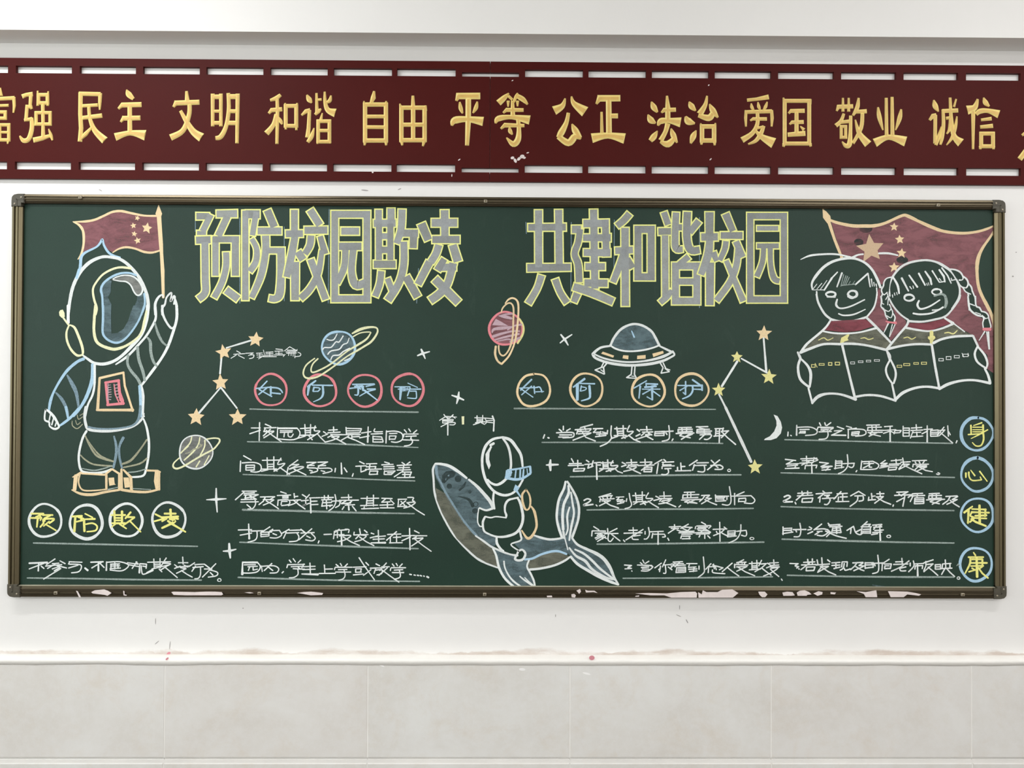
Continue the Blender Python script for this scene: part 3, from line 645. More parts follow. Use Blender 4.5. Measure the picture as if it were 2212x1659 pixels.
@circled_character|white chalk circle around a yellow handwritten character, third from the left at bottom left
>ring
W C1118,260,168,170,30
>character
y2 960,205,18 1110,205,20; 995,160,22 1000,290,20; 1075,165,24 1075,285,24; 1000,235,16 1080,235,16; 1000,260,16 1080,260,16; 970,290,20 1110,290,20; 1010,295,16 965,330,14; 1050,300,16 1120,345,16; 1165,175,22 1110,240,20; 1130,225,20 1205,228,22; 1205,230,18 1090,310,18; 1160,270,18 1270,380,14
@circled_character|white chalk circle around a yellow handwritten character, fourth from the left, crossed by a long tail
>ring
W C1560,255,172,180,30
>character
y2 1420,195,18 1510,240,20; 1410,270,18 1520,240,18; 1515,190,20 1635,190,20; 1578,145,24 1582,220,24; 1490,230,22 1660,220,22; 1540,240,20 1490,270,18; 1590,230,24 1660,245,20; 1570,245,24 1620,255,24; ~1600,260,24 1620,275,28 1490,340,22; 1550,265,20 1600,300,24 1735,380,18
@text_rule|chalk rule under the four white circles at bottom left
w 155,495,16 900,510,18 1860,530,14
@text_line|white chalk handwriting at the bottom left corner, reading 不参与 不围观欺凌行为
W
110,705,18 300,698,20; 290,695,14 110,765,12; 210,700 205,785,18; 235,735 265,760 / 380,660 290,720; 350,710 420,705; 430,680 485,710; 280,735 450,720; 380,715 300,760; 400,730 500,755; 420,740 350,765; 430,750 370,785; 440,760 260,870 / 530,690 520,715; 525,690 660,695; 520,755 620,725; ~530,715 640,720 650,760 620,795 550,805 / 690,755,18 720,780,20 / 750,695,16 880,690,16; 870,690 760,755; 830,700 830,785,20; 850,710 890,750 / 915,690 912,780,18; ~920,695 1050,690 1140,720 1120,760 1060,785 950,775; 955,715 1050,712; 955,735 1050,732; 960,715 960,765; 1000,700 1000,765; 950,760 1060,755; 1030,715 1035,760 / 1130,700 1240,715; 1140,720 1250,740; 1230,690 1180,760; 1220,690 1245,715; 1260,710 1255,805,20; 1260,710 1330,715 1325,760; ~1275,730 1280,790 1300,820 1400,780; 1290,735 1320,740 / 1340,695 1580,690; 1405,660 1410,760; 1470,655 1472,755; 1535,650 1480,735; 1410,715 1470,715; 1410,735 1470,735; 1385,765 1550,725; 1400,765 1330,805; ~1500,705 1580,710 1540,735 1470,780; 1520,745 1650,855; 1460,765 1490,795 / 1620,720 1660,750; 1620,760 1680,735; 1660,700 1760,700; 1705,640 1710,715; 1640,745 1770,735; 1720,725 1760,745; 1680,750 1740,765; ~1700,755 1740,760 1640,810; 1690,780 1750,820 1805,850 / 1830,700 1770,740; 1840,735 1800,790; 1830,720 1925,715; 1810,750 1920,740; ~1890,745 1890,820 1870,860 1830,868 / 1930,715 1990,760; 2050,710 1910,850; 1930,765 2010,765; ~1990,775 2065,800 2055,835 1970,850; 1990,800 2020,830 / C2086,880,18,15,10
>rule
w 90,858,14 600,864,16 1200,875,18 1900,880,16
@chalk_sparkle|small white chalk four-pointed sparkle left of the fifth text line
W 2188,500,18 2192,580,32 2200,652,14; 2125,580,12 2190,578,28 2260,560,12
@chalk_planet|pink striped chalk planet with a tall double yellow ring
$930 620 1250 2212
r C1125,620,125,125,260
R C1125,620,250,245,36
Y2 ~1330,480,30 1385,580,28 1380,700,30 1300,840,30
p ~1020,430,14 1100,440,50 1210,470,34; F975,475 1060,520 1160,580 920,570; ~920,680,20 950,630,40 1100,610,50 1220,595,20; ~930,740,40 1050,700,36 1220,660,26 1330,660,20; ~960,790,20 1100,750,30 1320,700,30; ~1000,810,16 1150,780,24 1200,790,20; ~1150,640,20 1250,580,24 1360,560,30; ~1050,420,10 1130,405,24 1220,400,24; 1190,820,30 1330,760,40
O ~1115,245,16 1160,190,26 1220,165,28 1280,190,28 1310,260,30 1310,420,28 1290,640,30 1250,850,26 1170,1030,28 1060,1150,30; ~1060,1150,28 1000,1100,30 965,1000,34 975,885,32; ~1055,380,18 1080,310,22 1150,245,24 1210,250,24 1240,330,26 1235,520,26 1230,700,28 1200,860,28 1150,970,24 1090,1025,24 1040,1000,24 1020,940,24 1018,875,24
@chalk_sparkle|small white chalk four-pointed sparkle right of the pink planet
W 1945,710,22 2010,790,36 2055,868,18; 1935,835,18 2000,780,30 2112,710,18
@circled_character|pale orange chalk circle around a blue handwritten character, leftmost of the four on the right
>ring
O ~1540,1300,34 1420,1330,34 1330,1430,34 1295,1560,34 1320,1659,34 1390,1750,34 1500,1780,34 1640,1750,34 1740,1680,34 1785,1560,32 1760,1420,30 1680,1320,28 1540,1295,24
>character
B 1510,1380,26 1345,1540,22; 1330,1510,18 1600,1500,18; 1350,1520,16 1530,1645,16; 1510,1480,20 1360,1610,18; 1545,1480,22 1555,1590,22; ~1560,1505,18 1630,1495,20 1665,1570,20; 1570,1565,16 1690,1560,16
@chalk_sparkle|small white chalk four-pointed sparkle above the issue number
$940 830 1260 2212
W 355,115,18 345,200,44 320,290,18; 248,165,18 340,195,34 428,235,20
@chalk_note|small white chalk note giving the issue number, with a pale yellow numeral one
W 130,450,16 150,480,16; 65,540,12 160,480,14; 150,480,16 320,490,14; 270,455,16 210,510,14; 160,490,14 200,520,16; 110,530,16 270,525,14; 270,525,14 265,550,14; 110,545,24 260,550,20; 115,550,14 110,580,14; ~120,580,16 290,572,16 280,605,16 215,605,14; 190,500,24 188,760,20; 190,580,18 85,635,14; 250,470,12 300,510,14
Y F395,480 435,478 432,600 400,602
W 590,500,16 740,505,16; 625,470,18 625,570,16; 710,465,18 710,560,16; 630,530,16 710,530,14; 630,550,14 710,550,14; 600,575,16 750,560,16; 660,575,18 570,605,16; 690,575,16 740,600,14; 745,505,16 860,515,16; 745,515,16 770,560,14; 760,545,14 860,540,14; 750,590,14 770,565,14 860,575,16; 855,475,26 880,540,26 872,700,22
@text_rule|chalk rule under the four pale orange circles
w 1180,362,24 2212,366,20
$1250 680 1570 2212
w 0,1405,20 1000,1410,16 2045,1412,16
@chalk_saucer|white chalk flying saucer with a blue shaded dome and three feet
>dome
G F480,440 560,290 660,190 800,140 960,160 1090,250 1200,440 1120,490 900,535 680,530 560,490
W ~475,460,34 530,340,36 640,210,38 800,140,34 950,160,36 1080,240,36 1140,330,36 1205,460,36; ~465,450,24 540,500,28 650,535,26 780,545,26 950,530,28 1100,495,26 1205,455,24
B 790,240,16 830,335,24
>hull
W ~475,465,28 330,490,34 225,570,40 215,600,40 260,650,36 420,710,40 620,745,42 800,755,38 1050,735,42 1250,690,40 1400,620,30 1430,590,26 1400,545,34; 1205,465,26 1390,555,34; ~240,590,24 350,640,28 500,680,28 700,705,28 900,700,28 1100,670,34 1270,620,44 1400,555,30
>porthole
O F360,550 530,610 515,640 335,580
>porthole
O F665,603 745,608 740,665 655,650
>porthole
O F875,610 1000,600 1000,655 872,663
>porthole
O F1100,580 1260,538 1270,575 1115,632
>foot
W 370,720,18 340,780,18; 420,725,22 375,780,20; 355,780,22 245,825,20; 245,825,20 380,885,22; 370,780,26 385,885,20; 330,820,14 370,850,16
>foot
W 798,760,20 785,890,20; 842,760,20 832,890,22; 785,890,20 715,938,20; 715,938,18 865,950,18; 832,890,24 865,950,18; 790,915,12 830,920,14
>foot
W 1215,715,20 1260,790,20; 1260,715,20 1300,800,20; 1260,790,22 1230,870,20; 1230,872,20 1355,850,16; 1290,800,20 1365,825,14; 1290,800,20 1355,850,18
@circled_character|pale orange chalk circle around a blue handwritten character, second of the four, below the saucer's left foot
>ring
O C116,1117,240,245,36
>character
B 90,955,34 -80,1080,24; -20,1040,50 -20,1270,40; 20,1025,20 240,1030,22; 40,1060,22 25,1140,20; ~40,1075,16 110,1090,18 100,1120,16 35,1140,16; ~160,1060,36 170,1200,34 150,1250,28 40,1285,18
@circled_character|pale orange chalk circle around a blue handwritten character, third of the four, touched by the saucer's middle foot
>ring
O C1042,1132,245,238,36
>character
B 1015,985,18 825,1095,20; 920,1065,28 900,1245,22; 1005,1020,20 1010,1080,26; 1010,1030,20 1180,1035,22; 1180,1040,16 1080,1065,16; 985,1080,26 1160,1070,22; 950,1110,16 1215,1110,20; 1095,1090,40 1100,1270,28; 1090,1110,22 955,1185,20; 1110,1140,22 1215,1215,18; 1020,1225,18 1100,1270,16
@circled_character|pale orange chalk circle around a blue handwritten character, fourth of the four, beside a star
>ring
O C1685,1120,250,240,38
>character
B 1480,1055,18 1830,1060,26; 1597,995,24 1595,1190,28; 1510,1130,20 1630,1060,18; 1560,1160,20 1595,1195,16; 1700,970,30 1830,1060,26; 1840,1050,34 1845,1130,24; 1700,1110,16 1845,1115,22; ~1700,1060,28 1700,1140,28 1650,1210,26 1550,1255,18
@chalk_whale|blue grey chalk whale leaping upward with raised tail at the bottom centre
$920 920 1240 2212
>whale_back
G F150,580 300,585 420,640 600,770 700,860 860,1010 960,1130 1005,1230 900,1250 800,1220 780,1300 775,1440 800,1500 850,1560 900,1610 1030,1650 1035,1700 1050,1770 1000,1810 830,1700 740,1650 540,1400 420,1200 290,1000 230,930 150,780 130,700
G F1430,1640 1520,1690 1610,1620 1830,1680 2050,1690 2150,1690 2160,1640 2190,1670 2260,1760 2150,1930 2120,1910 2030,1860 1800,1890 1600,1960 1480,1970 1470,1880 1410,1850 1320,1760 1290,1760 1420,1710
W ~140,565,30 230,570,38 350,600,44 480,680,44 610,780,30
b ~150,600,50 170,740,34 240,880,30 290,990,34 380,1160,60 500,1340,44 640,1520,40 760,1640,36
W ~640,800,30 760,900,44 880,1030,50 960,1130,50 1000,1220,40; ~1000,1230,36 900,1260,30 800,1225,26; ~790,1230,18 775,1330,18 775,1440,18 810,1500,18 850,1500,16; ~140,565,24 105,650,34 115,800,30 130,1000,32 200,1220,34 300,1430,34 400,1600,34 480,1700,34 600,1830,34 760,1975,34 900,2050,32 1085,2115,34
W ~740,1640,24 860,1720,30 970,1800,30 1100,1860,32 1250,1920,34 1370,1935,34
e F240,740 300,680 390,665 450,700 420,760 340,790 280,860 235,840; C480,790,20,20,60; C350,900,16,16,46; C655,985,12,12,30; C745,1170,34,34,14; C735,1270,20,15,50; ~480,1050,10 640,1100,40 700,1200,50; ~600,830,10 560,900,40 500,960,30
b F290,800 305,770 300,820; F320,745 350,725 345,755
>whale_belly
t F135,800 150,930 290,1010 330,1080 430,1240 560,1440 740,1660 860,1740 970,1820 1010,1880 1085,2110 900,2040 760,1960 600,1820 460,1680 350,1500 240,1300 160,1100
$1030 1040 1350 2212
t F700,1190 830,1160 950,1110 1100,1060 1220,1050 1330,1090 1390,1130 1300,1200 1150,1260 1000,1300 800,1320 750,1270
W ~1395,1125,28 1300,1190,32 1150,1255,34 950,1300,34 790,1315,34
B ~710,1165,34 830,1150,34 960,1090,34 1120,1045,36 1230,1045,34 1340,1085,30
>whale_flipper
G F270,1020 420,1080 570,1120 620,1180 750,1190 750,1300 840,1440 870,1575 550,1575 430,1450 340,1290 290,1120
W ~240,1000,28 290,1110,32 330,1280,36 400,1420,36 480,1510,36 560,1575,30; ~405,1190,24 420,1290,22 480,1410,26 560,1500,28 660,1570,24; ~640,1415,18 720,1480,24 850,1565,26; ~715,1435,16 780,1500,20 850,1560,20; ~780,1175,26 750,1270,26 800,1370,30 850,1480,30 870,1580,26; 550,1578,24 900,1582,20
>whale_tail
G F1335,20 1400,130 1500,300 1520,480 1490,640 1430,800 1430,850 1500,940 1640,1000 1830,1100 1950,1220 2080,1450 2110,1530 1950,1490 1700,1350 1540,1250 1400,1110 1350,1000 1310,850 1230,700 1200,500 1230,300
W ~1325,0,30 1300,110,36 1230,260,38 1200,420,38 1195,560,36 1225,700,38 1270,830,36; ~1350,0,30 1420,110,32 1490,250,36 1525,400,36 1515,560,36 1470,710,36 1425,830,38; ~1365,60,26 1370,180,40 1300,340,40 1280,520,40 1290,720,40; ~1405,160,24 1430,330,30 1450,480,30 1410,680,34 1380,880,26; ~1385,385,24 1350,520,30 1360,700,26 1330,800,20; 1290,740,30 1310,850,30
W ~1420,840,28 1500,940,36 1640,1010,40 1790,1080,50 1900,1160,54 1990,1290,50 2050,1430,34 2115,1540,26; ~1400,1120,34 1500,1230,40 1660,1330,44 1840,1430,44 2000,1500,40 2115,1540,28; ~1380,990,24 1480,1110,34 1620,1190,44 1720,1310,36 1900,1420,30 2030,1465,24; ~1465,1015,24 1600,1080,34 1720,1180,36 1850,1310,34 2060,1470,26; 1315,850,18 1360,1020,18; ~840,800,24 960,840,34 1080,865,34 1200,858,32 1290,840,28
@chalk_rider|small white chalk astronaut with an orange backpack riding the whale
$920 920 1240 2212
>helmet
W ~1140,170,30 1000,200,38 900,290,42 850,420,40 840,560,38 860,700,40 910,840,40 1000,960,38 1100,1020,40 1200,1035,38 1300,1000,34 1380,920,32 1450,800,30; ~1140,170,36 1260,210,48 1350,320,44 1420,440,40 1445,610,30; ~1140,175,26 1220,290,36 1260,430,36 1270,600,34 1240,720,34; ~1200,790,36 1130,850,40 1050,880,36 970,850,34 920,800,26; F965,300 990,310 950,400 945,500 968,590 940,650 895,540 890,420; 960,290,36 1015,260,36
>headset
B F1195,660 1280,660 1290,700 1230,790 1180,780; ~1220,660,26 1380,640,28 1550,605,24; 1555,605,34 1565,700,34; ~1560,710,36 1450,780,36 1330,800,40 1190,770,40; 1275,670,22 1265,740,24 1210,800,20; 1345,660,20 1330,790,22; 1410,655,26 1405,780,24; 1460,650,20 1450,760,30; 1510,640,16 1520,740,16
>torso
W ~1015,985,30 1005,1100,32 1025,1240,26; ~1380,1070,26 1310,1085,28 1230,1110,34 1185,1180,34 1180,1270,28 1200,1330,34 1195,1375,22; ~1190,1370,20 1050,1355,20 970,1370,22 890,1355,24; ~885,1355,30 850,1440,34 865,1560,30 930,1610,28 1060,1655,30 1200,1650,36 1340,1600,40 1420,1500,40 1450,1370,42 1430,1230,40 1400,1130,36 1370,1080,30; 800,1500,14 840,1500,14
>leg
$1030 1040 1350 2212
W ~295,820,28 300,920,40 350,1000,34 400,1040,26; ~635,720,28 655,800,30 655,880,26 510,940,22 620,1030,20; ~620,1040,30 680,1020,30 725,1080,34 690,1160,36 620,1180,34 570,1155,34 600,1090,30 620,1040,30
>tie
B F575,45 640,90 600,160 545,130; 600,150,34 660,240,20; 610,170,20 650,230,16
>backpack
O ~735,120,24 680,190,34 680,280,34 710,390,34 750,425,26 790,380,28 800,280,30 780,190,26 735,120,24; ~810,370,20 860,450,40 890,600,36 885,700,34 820,820,40 750,845,38 670,730,20
@text_line|white chalk handwriting above the top rule of the left text, reading 校园欺凌是指同学
$500 870 960 2212
W
205,262 300,262; 292,205 288,395; 300,285 190,322; 350,222 410,248; 340,262 465,258; 350,270 335,300 440,295; 405,275 330,345; 440,300 335,365; 360,285 420,335 518,405 / 480,255 475,370; 480,265,18 680,265; 505,290 635,290; 505,308 630,305; 552,305 545,355; ~590,305 590,345 620,355 642,325; ~680,262 712,310 690,365 620,385 485,375 / 715,268 880,258; 762,225 768,330; 822,225 820,325; 765,290 818,288; 765,312 818,308; 715,338 870,335; 768,345 640,385; ~870,240 862,290 918,295 870,335 790,385; 800,340 840,385; 890,320 930,365 975,410 / 955,300 985,320; 940,350 1000,325; 1010,285 1100,280; 1060,250 1062,310; 1000,312 1130,305; 1030,330 1150,330; 1050,335 1000,360; ~1045,350 1120,350 1060,385 975,408; 1040,355 1110,385 1190,430 / 1190,255 1195,330; 1195,265 1350,270 1335,310; 1200,292 1330,290; 1200,315 1330,312; 1120,332 1340,330; 1250,330 1250,370; 1250,355 1330,350; 1220,345 1140,390; 1200,355 1290,390 1385,435 / 1420,250 1415,410,20; 1350,315 1450,300; 1430,345 1330,365; ~1490,270 1485,300 1570,300; 1450,325 1570,320; 1470,345 1470,410; 1470,350 1560,355 1575,400; 1475,378 1560,380; 1480,408 1575,408 / 1610,290 1605,420; ~1610,300 1700,295 1770,320 1775,380 1720,410 1660,405; 1640,320 1720,318; 1640,345 1640,385; 1640,345 1710,345 1700,375; 1640,378 1700,378 / 1795,280 1820,310; 1840,270 1860,300; 1925,285 1890,315; 1790,325 1790,355; 1790,325 1940,325; 1810,350 1920,345; 1870,350 1860,375; 1780,385 1945,390; ~1870,375 1880,410 1850,440 1795,450
>rule
w 165,405,12 800,415,14 1400,440,18 1940,465,10
@text_line|white chalk handwriting second down in the left text, reading 间欺负弱小 语言羞
W
125,550 205,595; 95,605 90,715; ~110,625 230,620 300,645 305,700 260,720 200,715; 150,650 240,648; 150,650 150,700; 150,675 235,672; 240,650 235,700; 150,700 240,698 / 320,598 520,595; 370,570 375,690; 440,560 440,690; 375,640 440,638; 375,665 440,662; 320,690 470,688; 380,695 310,712; 440,695 475,710; ~515,575 480,640 555,630 500,680 440,712; 500,670 605,745 / 690,595 600,660; 620,645 700,640; 700,640 600,690; 590,670 575,730; ~600,690 700,665 750,670 660,710 575,745; 650,690 775,750 / 780,620 880,618; 880,618 800,650; 790,650 860,652; ~800,655 790,675 880,680 890,710 820,730; 810,700 840,710; 895,618 1000,615; 1000,615 910,655; 900,655 980,652; ~910,660 905,680 1020,680 1040,710 950,735; 930,705 970,715 / 1140,625 1145,740,18; 1080,680 1075,720; 1170,675 1200,720 / 1265,735 1255,765 / 1330,610 1380,635; 1290,660 1400,655; 1345,665 1345,720 1400,700; 1400,635 1510,632; 1440,635 1430,690; 1400,665 1500,662 1490,690; 1390,692 1560,688; 1440,705 1430,745; 1440,710 1520,710 1510,745; 1435,745 1520,742 / 1590,615 1640,630; 1560,645 1680,640; 1580,665 1690,662; 1580,688 1690,684; 1590,705 1585,745; 1590,712 1700,708; 1700,708 1660,745; 1590,745 1660,745; 1620,728 1680,726 / 1770,620 1800,640; 1855,615 1820,640; 1720,652 1870,645; 1735,675 1850,672; 1720,700 1860,695; 1790,650 1780,710 1690,770; 1770,720 1870,720 1850,770; 1800,725 1800,770; 1775,745 1860,745; 1720,778 1900,775
>rule
w 120,745,14 900,768,14 1400,795,14 1905,812,14
@text_line|white chalk handwriting third down in the left text, reading 辱及敲诈勒索甚至殴
$500 1060 960 2212
W
110,5 260,5; 130,15 40,95; 130,28 240,22; 130,45 270,40; 150,48 140,78 200,65; 280,40 200,75; 190,50 260,90; 100,92 240,88; 95,118 280,115; ~245,95 250,140 220,185 170,190; 160,145 200,178 / 300,65 450,62; 450,62 400,92; 350,70 330,110 285,145; 330,92 440,95; ~440,95 400,120 330,150; 360,105 420,140 490,188 / 510,10 570,30; 475,50 615,45; 530,60 590,58 580,75; 530,75 590,75; 485,95 480,155; ~485,98 590,95 600,140 520,155; 520,110 580,110; 520,115 515,145; 650,28 655,75; 655,62 690,58; 600,100 720,95; ~690,100 660,130 590,155; 640,95 700,145 765,190 / 735,40 775,65; 725,105 800,98; ~770,105 770,145 740,155 810,130; 810,40 770,85; 810,75 920,72; 820,75 825,230,18; 830,110 890,108; 830,145 900,142 / 930,72 1060,70; 965,50 965,95; 1005,48 1005,90; 935,95 1040,92; 950,105 940,150; 950,125 1040,122; 985,95 990,190; 935,160 1050,150; 1020,165 1040,150; ~1075,40 1085,110 1060,170 1010,210; ~1040,110 1120,108 1120,150 1080,175 / 1140,72 1250,68; 1215,40 1218,90; 1120,100 1320,98; 1140,105 1130,125; 1190,105 1140,135 1240,128; 1250,108 1190,150; 1180,150 1280,145; 1215,135 1220,200,18; 1170,165 1150,195; 1255,160 1295,210 / 1345,80 1530,78; 1410,60 1400,160; 1475,45 1475,160; 1410,105 1475,103; 1410,130 1475,128; 1340,155 1520,150; 1380,165 1375,190; 1350,188 1530,182 / 1560,78 1670,82; 1600,85 1560,120 1650,115; 1650,95 1690,135; 1540,150 1680,145; 1620,125 1620,180; 1545,178 1690,178 / 1730,90 1820,88; 1735,95 1730,165; 1760,110 1800,150; 1810,105 1750,150; 1725,165 1820,160; ~1830,70 1890,72 1880,100 1900,110; ~1820,125 1910,120 1860,160 1790,180; 1830,130 1920,200 2005,252
>rule
w 115,198,20 600,208,22 1300,228,22 1900,238,14
@text_line|white chalk handwriting fourth down in the left text, reading 打的行为 一般发生在校
W
70,408 210,405; 178,345 185,500,20; 90,462 210,440; 200,420 330,415; ~265,420 265,480 240,515 170,535 / 400,375 300,440; 310,425 305,470; 310,432 420,428; 305,455 390,452; 305,478 390,470; 390,430 390,465; 430,400 380,435; 400,415 500,412; ~500,415 520,460 470,490 400,488; 430,445 470,460 / 600,400 520,445; 570,430 540,495; 560,430 570,435; 600,412 720,408; 570,440 700,435; ~680,440 700,480 680,520 600,530 / 720,400 770,440; 835,395 700,510; 720,440 860,435; ~830,445 870,490 840,520 770,510; 780,470 820,490 / 910,520 900,545 / 960,455 1040,452 / 1120,400 1070,435; 1080,415 1200,405; 1070,420 1060,500; 1070,460 1170,455; 1100,420 1100,490; 1140,420 1145,565,18; ~1180,400 1220,405 1215,435; ~1120,470 1240,465 1180,510 1100,530; 1160,480 1240,530 1330,570 / 1330,395 1340,450 1290,500 ; 1275,430 1270,460 1420,455; 1380,410 1410,435; ~1340,460 1400,470 1350,510 1280,530; 1330,480 1400,530 1480,570 / 1450,440 1480,450; 1440,490 1520,470; 1525,410 1530,540; 1480,480 1600,470; 1470,505 1590,500; 1450,542 1600,540,20 / 1620,455 1760,450; 1715,425 1610,515; 1650,480 1650,540; 1680,485 1760,482; 1715,465 1715,540; 1640,542 1775,540 / 1770,470 1900,465; 1850,390 1855,615; 1860,480 1770,520; 1900,415 1950,440; 1890,468 2030,468; 1920,480 1880,500 1990,490; 1990,495 1870,575; 1900,500 1990,570 2075,630
>rule
w 85,535,14 700,560,16 1300,582,20 1940,602,14
@text_line|white chalk handwriting fifth down in the left text, reading 园内 学生上学或放学
W
115,740 112,870,24; 115,745,20 270,745; 130,770 250,768; 170,790 270,785; 190,790 175,830; 225,790 225,825 270,815; ~270,745 300,790 270,840 200,855 120,855 / 310,780 320,840; ~320,785 440,780 490,810 470,850 400,855; 420,755 340,830; 380,790 430,830 / 540,840 525,855 / 600,720 620,745; 640,705 665,740; 720,720 690,750; 585,765 575,800; 585,768 760,765; 620,790 740,785; 640,810 760,815; 690,790 710,810; ~690,820 690,870 650,900 600,905 / 755,760 730,800; 730,790 870,785; 815,750 820,870; 740,820 870,815; 730,865 900,870,22 / 965,770 970,855; 970,815 1050,812; 910,860 1080,858 / 1085,765 1110,785; 1130,755 1145,780; 1205,760 1175,790; 1075,800 1070,820; 1080,795 1255,795; 1110,820 1200,818; 1080,845 1240,845; ~1170,825 1180,880 1160,915 1115,930 / 1265,795 1400,790; 1290,810 1290,850; 1290,812 1350,810 1340,845; 1290,848 1350,845; 1265,875 1370,865; 1325,695 1380,780 1485,925; 1395,745 1425,775; 1450,820 1370,880 / 1500,760 1540,780; 1440,805 1590,800; 1500,805 1480,860; ~1500,825 1560,822 1560,860 1510,875; 1610,750 1540,830; 1560,790 1640,790; 1620,800 1530,880; 1560,820 1640,880 1740,950 / 1670,760 1690,785; 1710,755 1725,780; 1775,760 1745,790; 1655,805 1650,830; 1660,800 1810,800; 1690,825 1780,820; 1670,850 1790,850; ~1745,830 1755,880 1740,905 1690,920 / 1850,868,14 1870,872,14; 1895,875,14 1912,879,14; 1930,878,14 1945,882,14; 1960,880,14 1975,886,14; 1995,885,14 2005,890,14; 2030,892,20 2048,902,20
>rule
w 68,900,16 700,920,18 1300,935,16 1955,942,14
@text_rule|chalk rule under the four red circles
$500 870 960 2212
w 190,65,14 900,85,16 1940,98,16
@text_line|white chalk handwriting first in the middle column, numbered one, reading 当受到欺凌时 要勇敢
$1150 880 1660 2212
W
115,255 102,290; 145,283,14 157,288,14 / 290,175 290,212; 250,205 275,225; 355,200 320,220; ~225,238 370,235 390,260 370,280 285,285; 255,258 370,258; 245,278 340,278 / 565,160 450,190; 400,210 550,200; 445,200 455,215; 490,190 500,210; 550,205 530,225; 425,215 415,250; 425,225 530,225; 430,248 550,240; 540,245 380,308; 470,235 500,280 590,315 / 570,200 660,198; 600,205 570,235 640,232; 655,230 690,240; 600,250 690,248; 640,225 625,270; 590,275 690,262; 705,215 700,250; ~740,172 735,250 740,290 700,335 635,365 / 790,185 800,265; 850,170 855,265; 770,200 880,198; 800,225 855,222; 800,245 850,243; 765,265 880,262; 800,270 745,290; ~910,170 890,225 945,225 900,265 835,290; 850,275 870,290; 900,260 950,300 1010,325 / 980,205 1005,225; 970,270 1010,250; 1010,210 1120,208; 1070,178 1075,225; 1030,232 1130,230; 1050,240 1020,265; 1085,240 1120,258; 1060,255 1110,255 970,300; 1060,265 1130,302 / 1150,225 1145,265; 1150,228 1240,225; 1150,245 1230,243; 1150,265 1235,263; 1235,225 1232,265; 1210,228 1320,222; 1250,238 1262,255; ~1278,170 1285,250 1275,300 1215,318 / 1318,295 1308,312 / 1370,190 1490,188; 1365,205 1365,235; 1365,210 1500,205; 1400,190 1405,230; 1445,190 1445,230; 1370,232 1500,225; 1345,245 1515,240; 1410,240 1380,265 1480,285; 1480,245 1395,300; 1500,250 1450,270 / 1535,182 1645,180; 1560,190 1620,205; 1545,205 1540,240; 1545,208 1660,205; 1550,225 1680,222; 1545,240 1670,240; 1610,205 1610,245; ~1570,258 1670,255 1670,280 1640,300 1610,298; 1620,250 1565,300 / 1710,200 1790,198; 1720,205 1715,270; 1720,225 1755,223; 1720,245 1755,243; 1700,270 1790,262; 1755,200 1750,335; 1790,192 1775,235; 1770,225 1840,220; 1830,225 1770,285; 1785,240 1830,285 1905,348
>rule
w 90,328,12 700,328,14 1300,328,16 1785,338,12
@text_line|white chalk handwriting second in the middle column, reading 告诉欺凌者停止行为
W
365,480 385,515; 345,528 460,525; 335,545 480,542; 425,495 425,560; 390,575 385,600; 390,575 490,572; 490,575 480,595; 390,598 480,595 / 505,495 530,512; 490,535 560,530; 530,535 520,570 570,550; 570,500 555,560; 580,520 640,515; 600,520 605,675,16; 600,540 640,540 / 660,510 665,570; 705,490 710,570; 640,520 760,518; 665,540 710,538; 665,555 710,553; 630,575 760,572; 665,578 625,600; ~755,500 735,545 800,545 770,575 690,600; 715,580 735,600; 770,570 800,600 845,615 / 840,515 870,530; 835,555 880,540; 880,520 980,515; 925,488 930,535; 895,540 990,538; 910,545 885,565; ~920,555 975,555 940,580 855,600; 905,565 960,595 1015,620 / 1055,485 1058,540; 1010,515 1120,512; 990,545 1140,540; 1120,520 1020,590; 1050,560 1045,605; 1050,562 1120,560; 1120,560 1115,605; 1050,580 1115,580; 1050,603 1115,603 / 1215,490 1145,530; 1180,525 1165,620; 1230,488 1250,505; 1215,515 1325,510; 1225,525 1220,540 1300,538; 1220,550 1330,548; 1215,555 1215,575; 1240,575 1300,572; ~1270,575 1275,610 1250,630 1210,628 / 1390,520 1395,590; 1360,560 1360,595; 1395,555 1430,553; 1340,595 1485,592 / 1545,495 1470,545; 1520,535 1500,590; 1540,520 1650,518; 1510,545 1630,542; ~1610,545 1615,585 1600,605 1550,600 / 1675,495 1700,520; 1755,492 1640,585; 1670,545 1760,540; ~1760,542 1785,560 1770,580 1710,580; 1720,550 1740,565; C1843,590,14,11,9
>rule
w 355,650,14 1000,640,16 1500,632,18 1955,632,14
@text_line|white chalk handwriting third in the middle column, numbered two, reading 受到欺凌 要及时向
$1250 1050 1710 2212
W
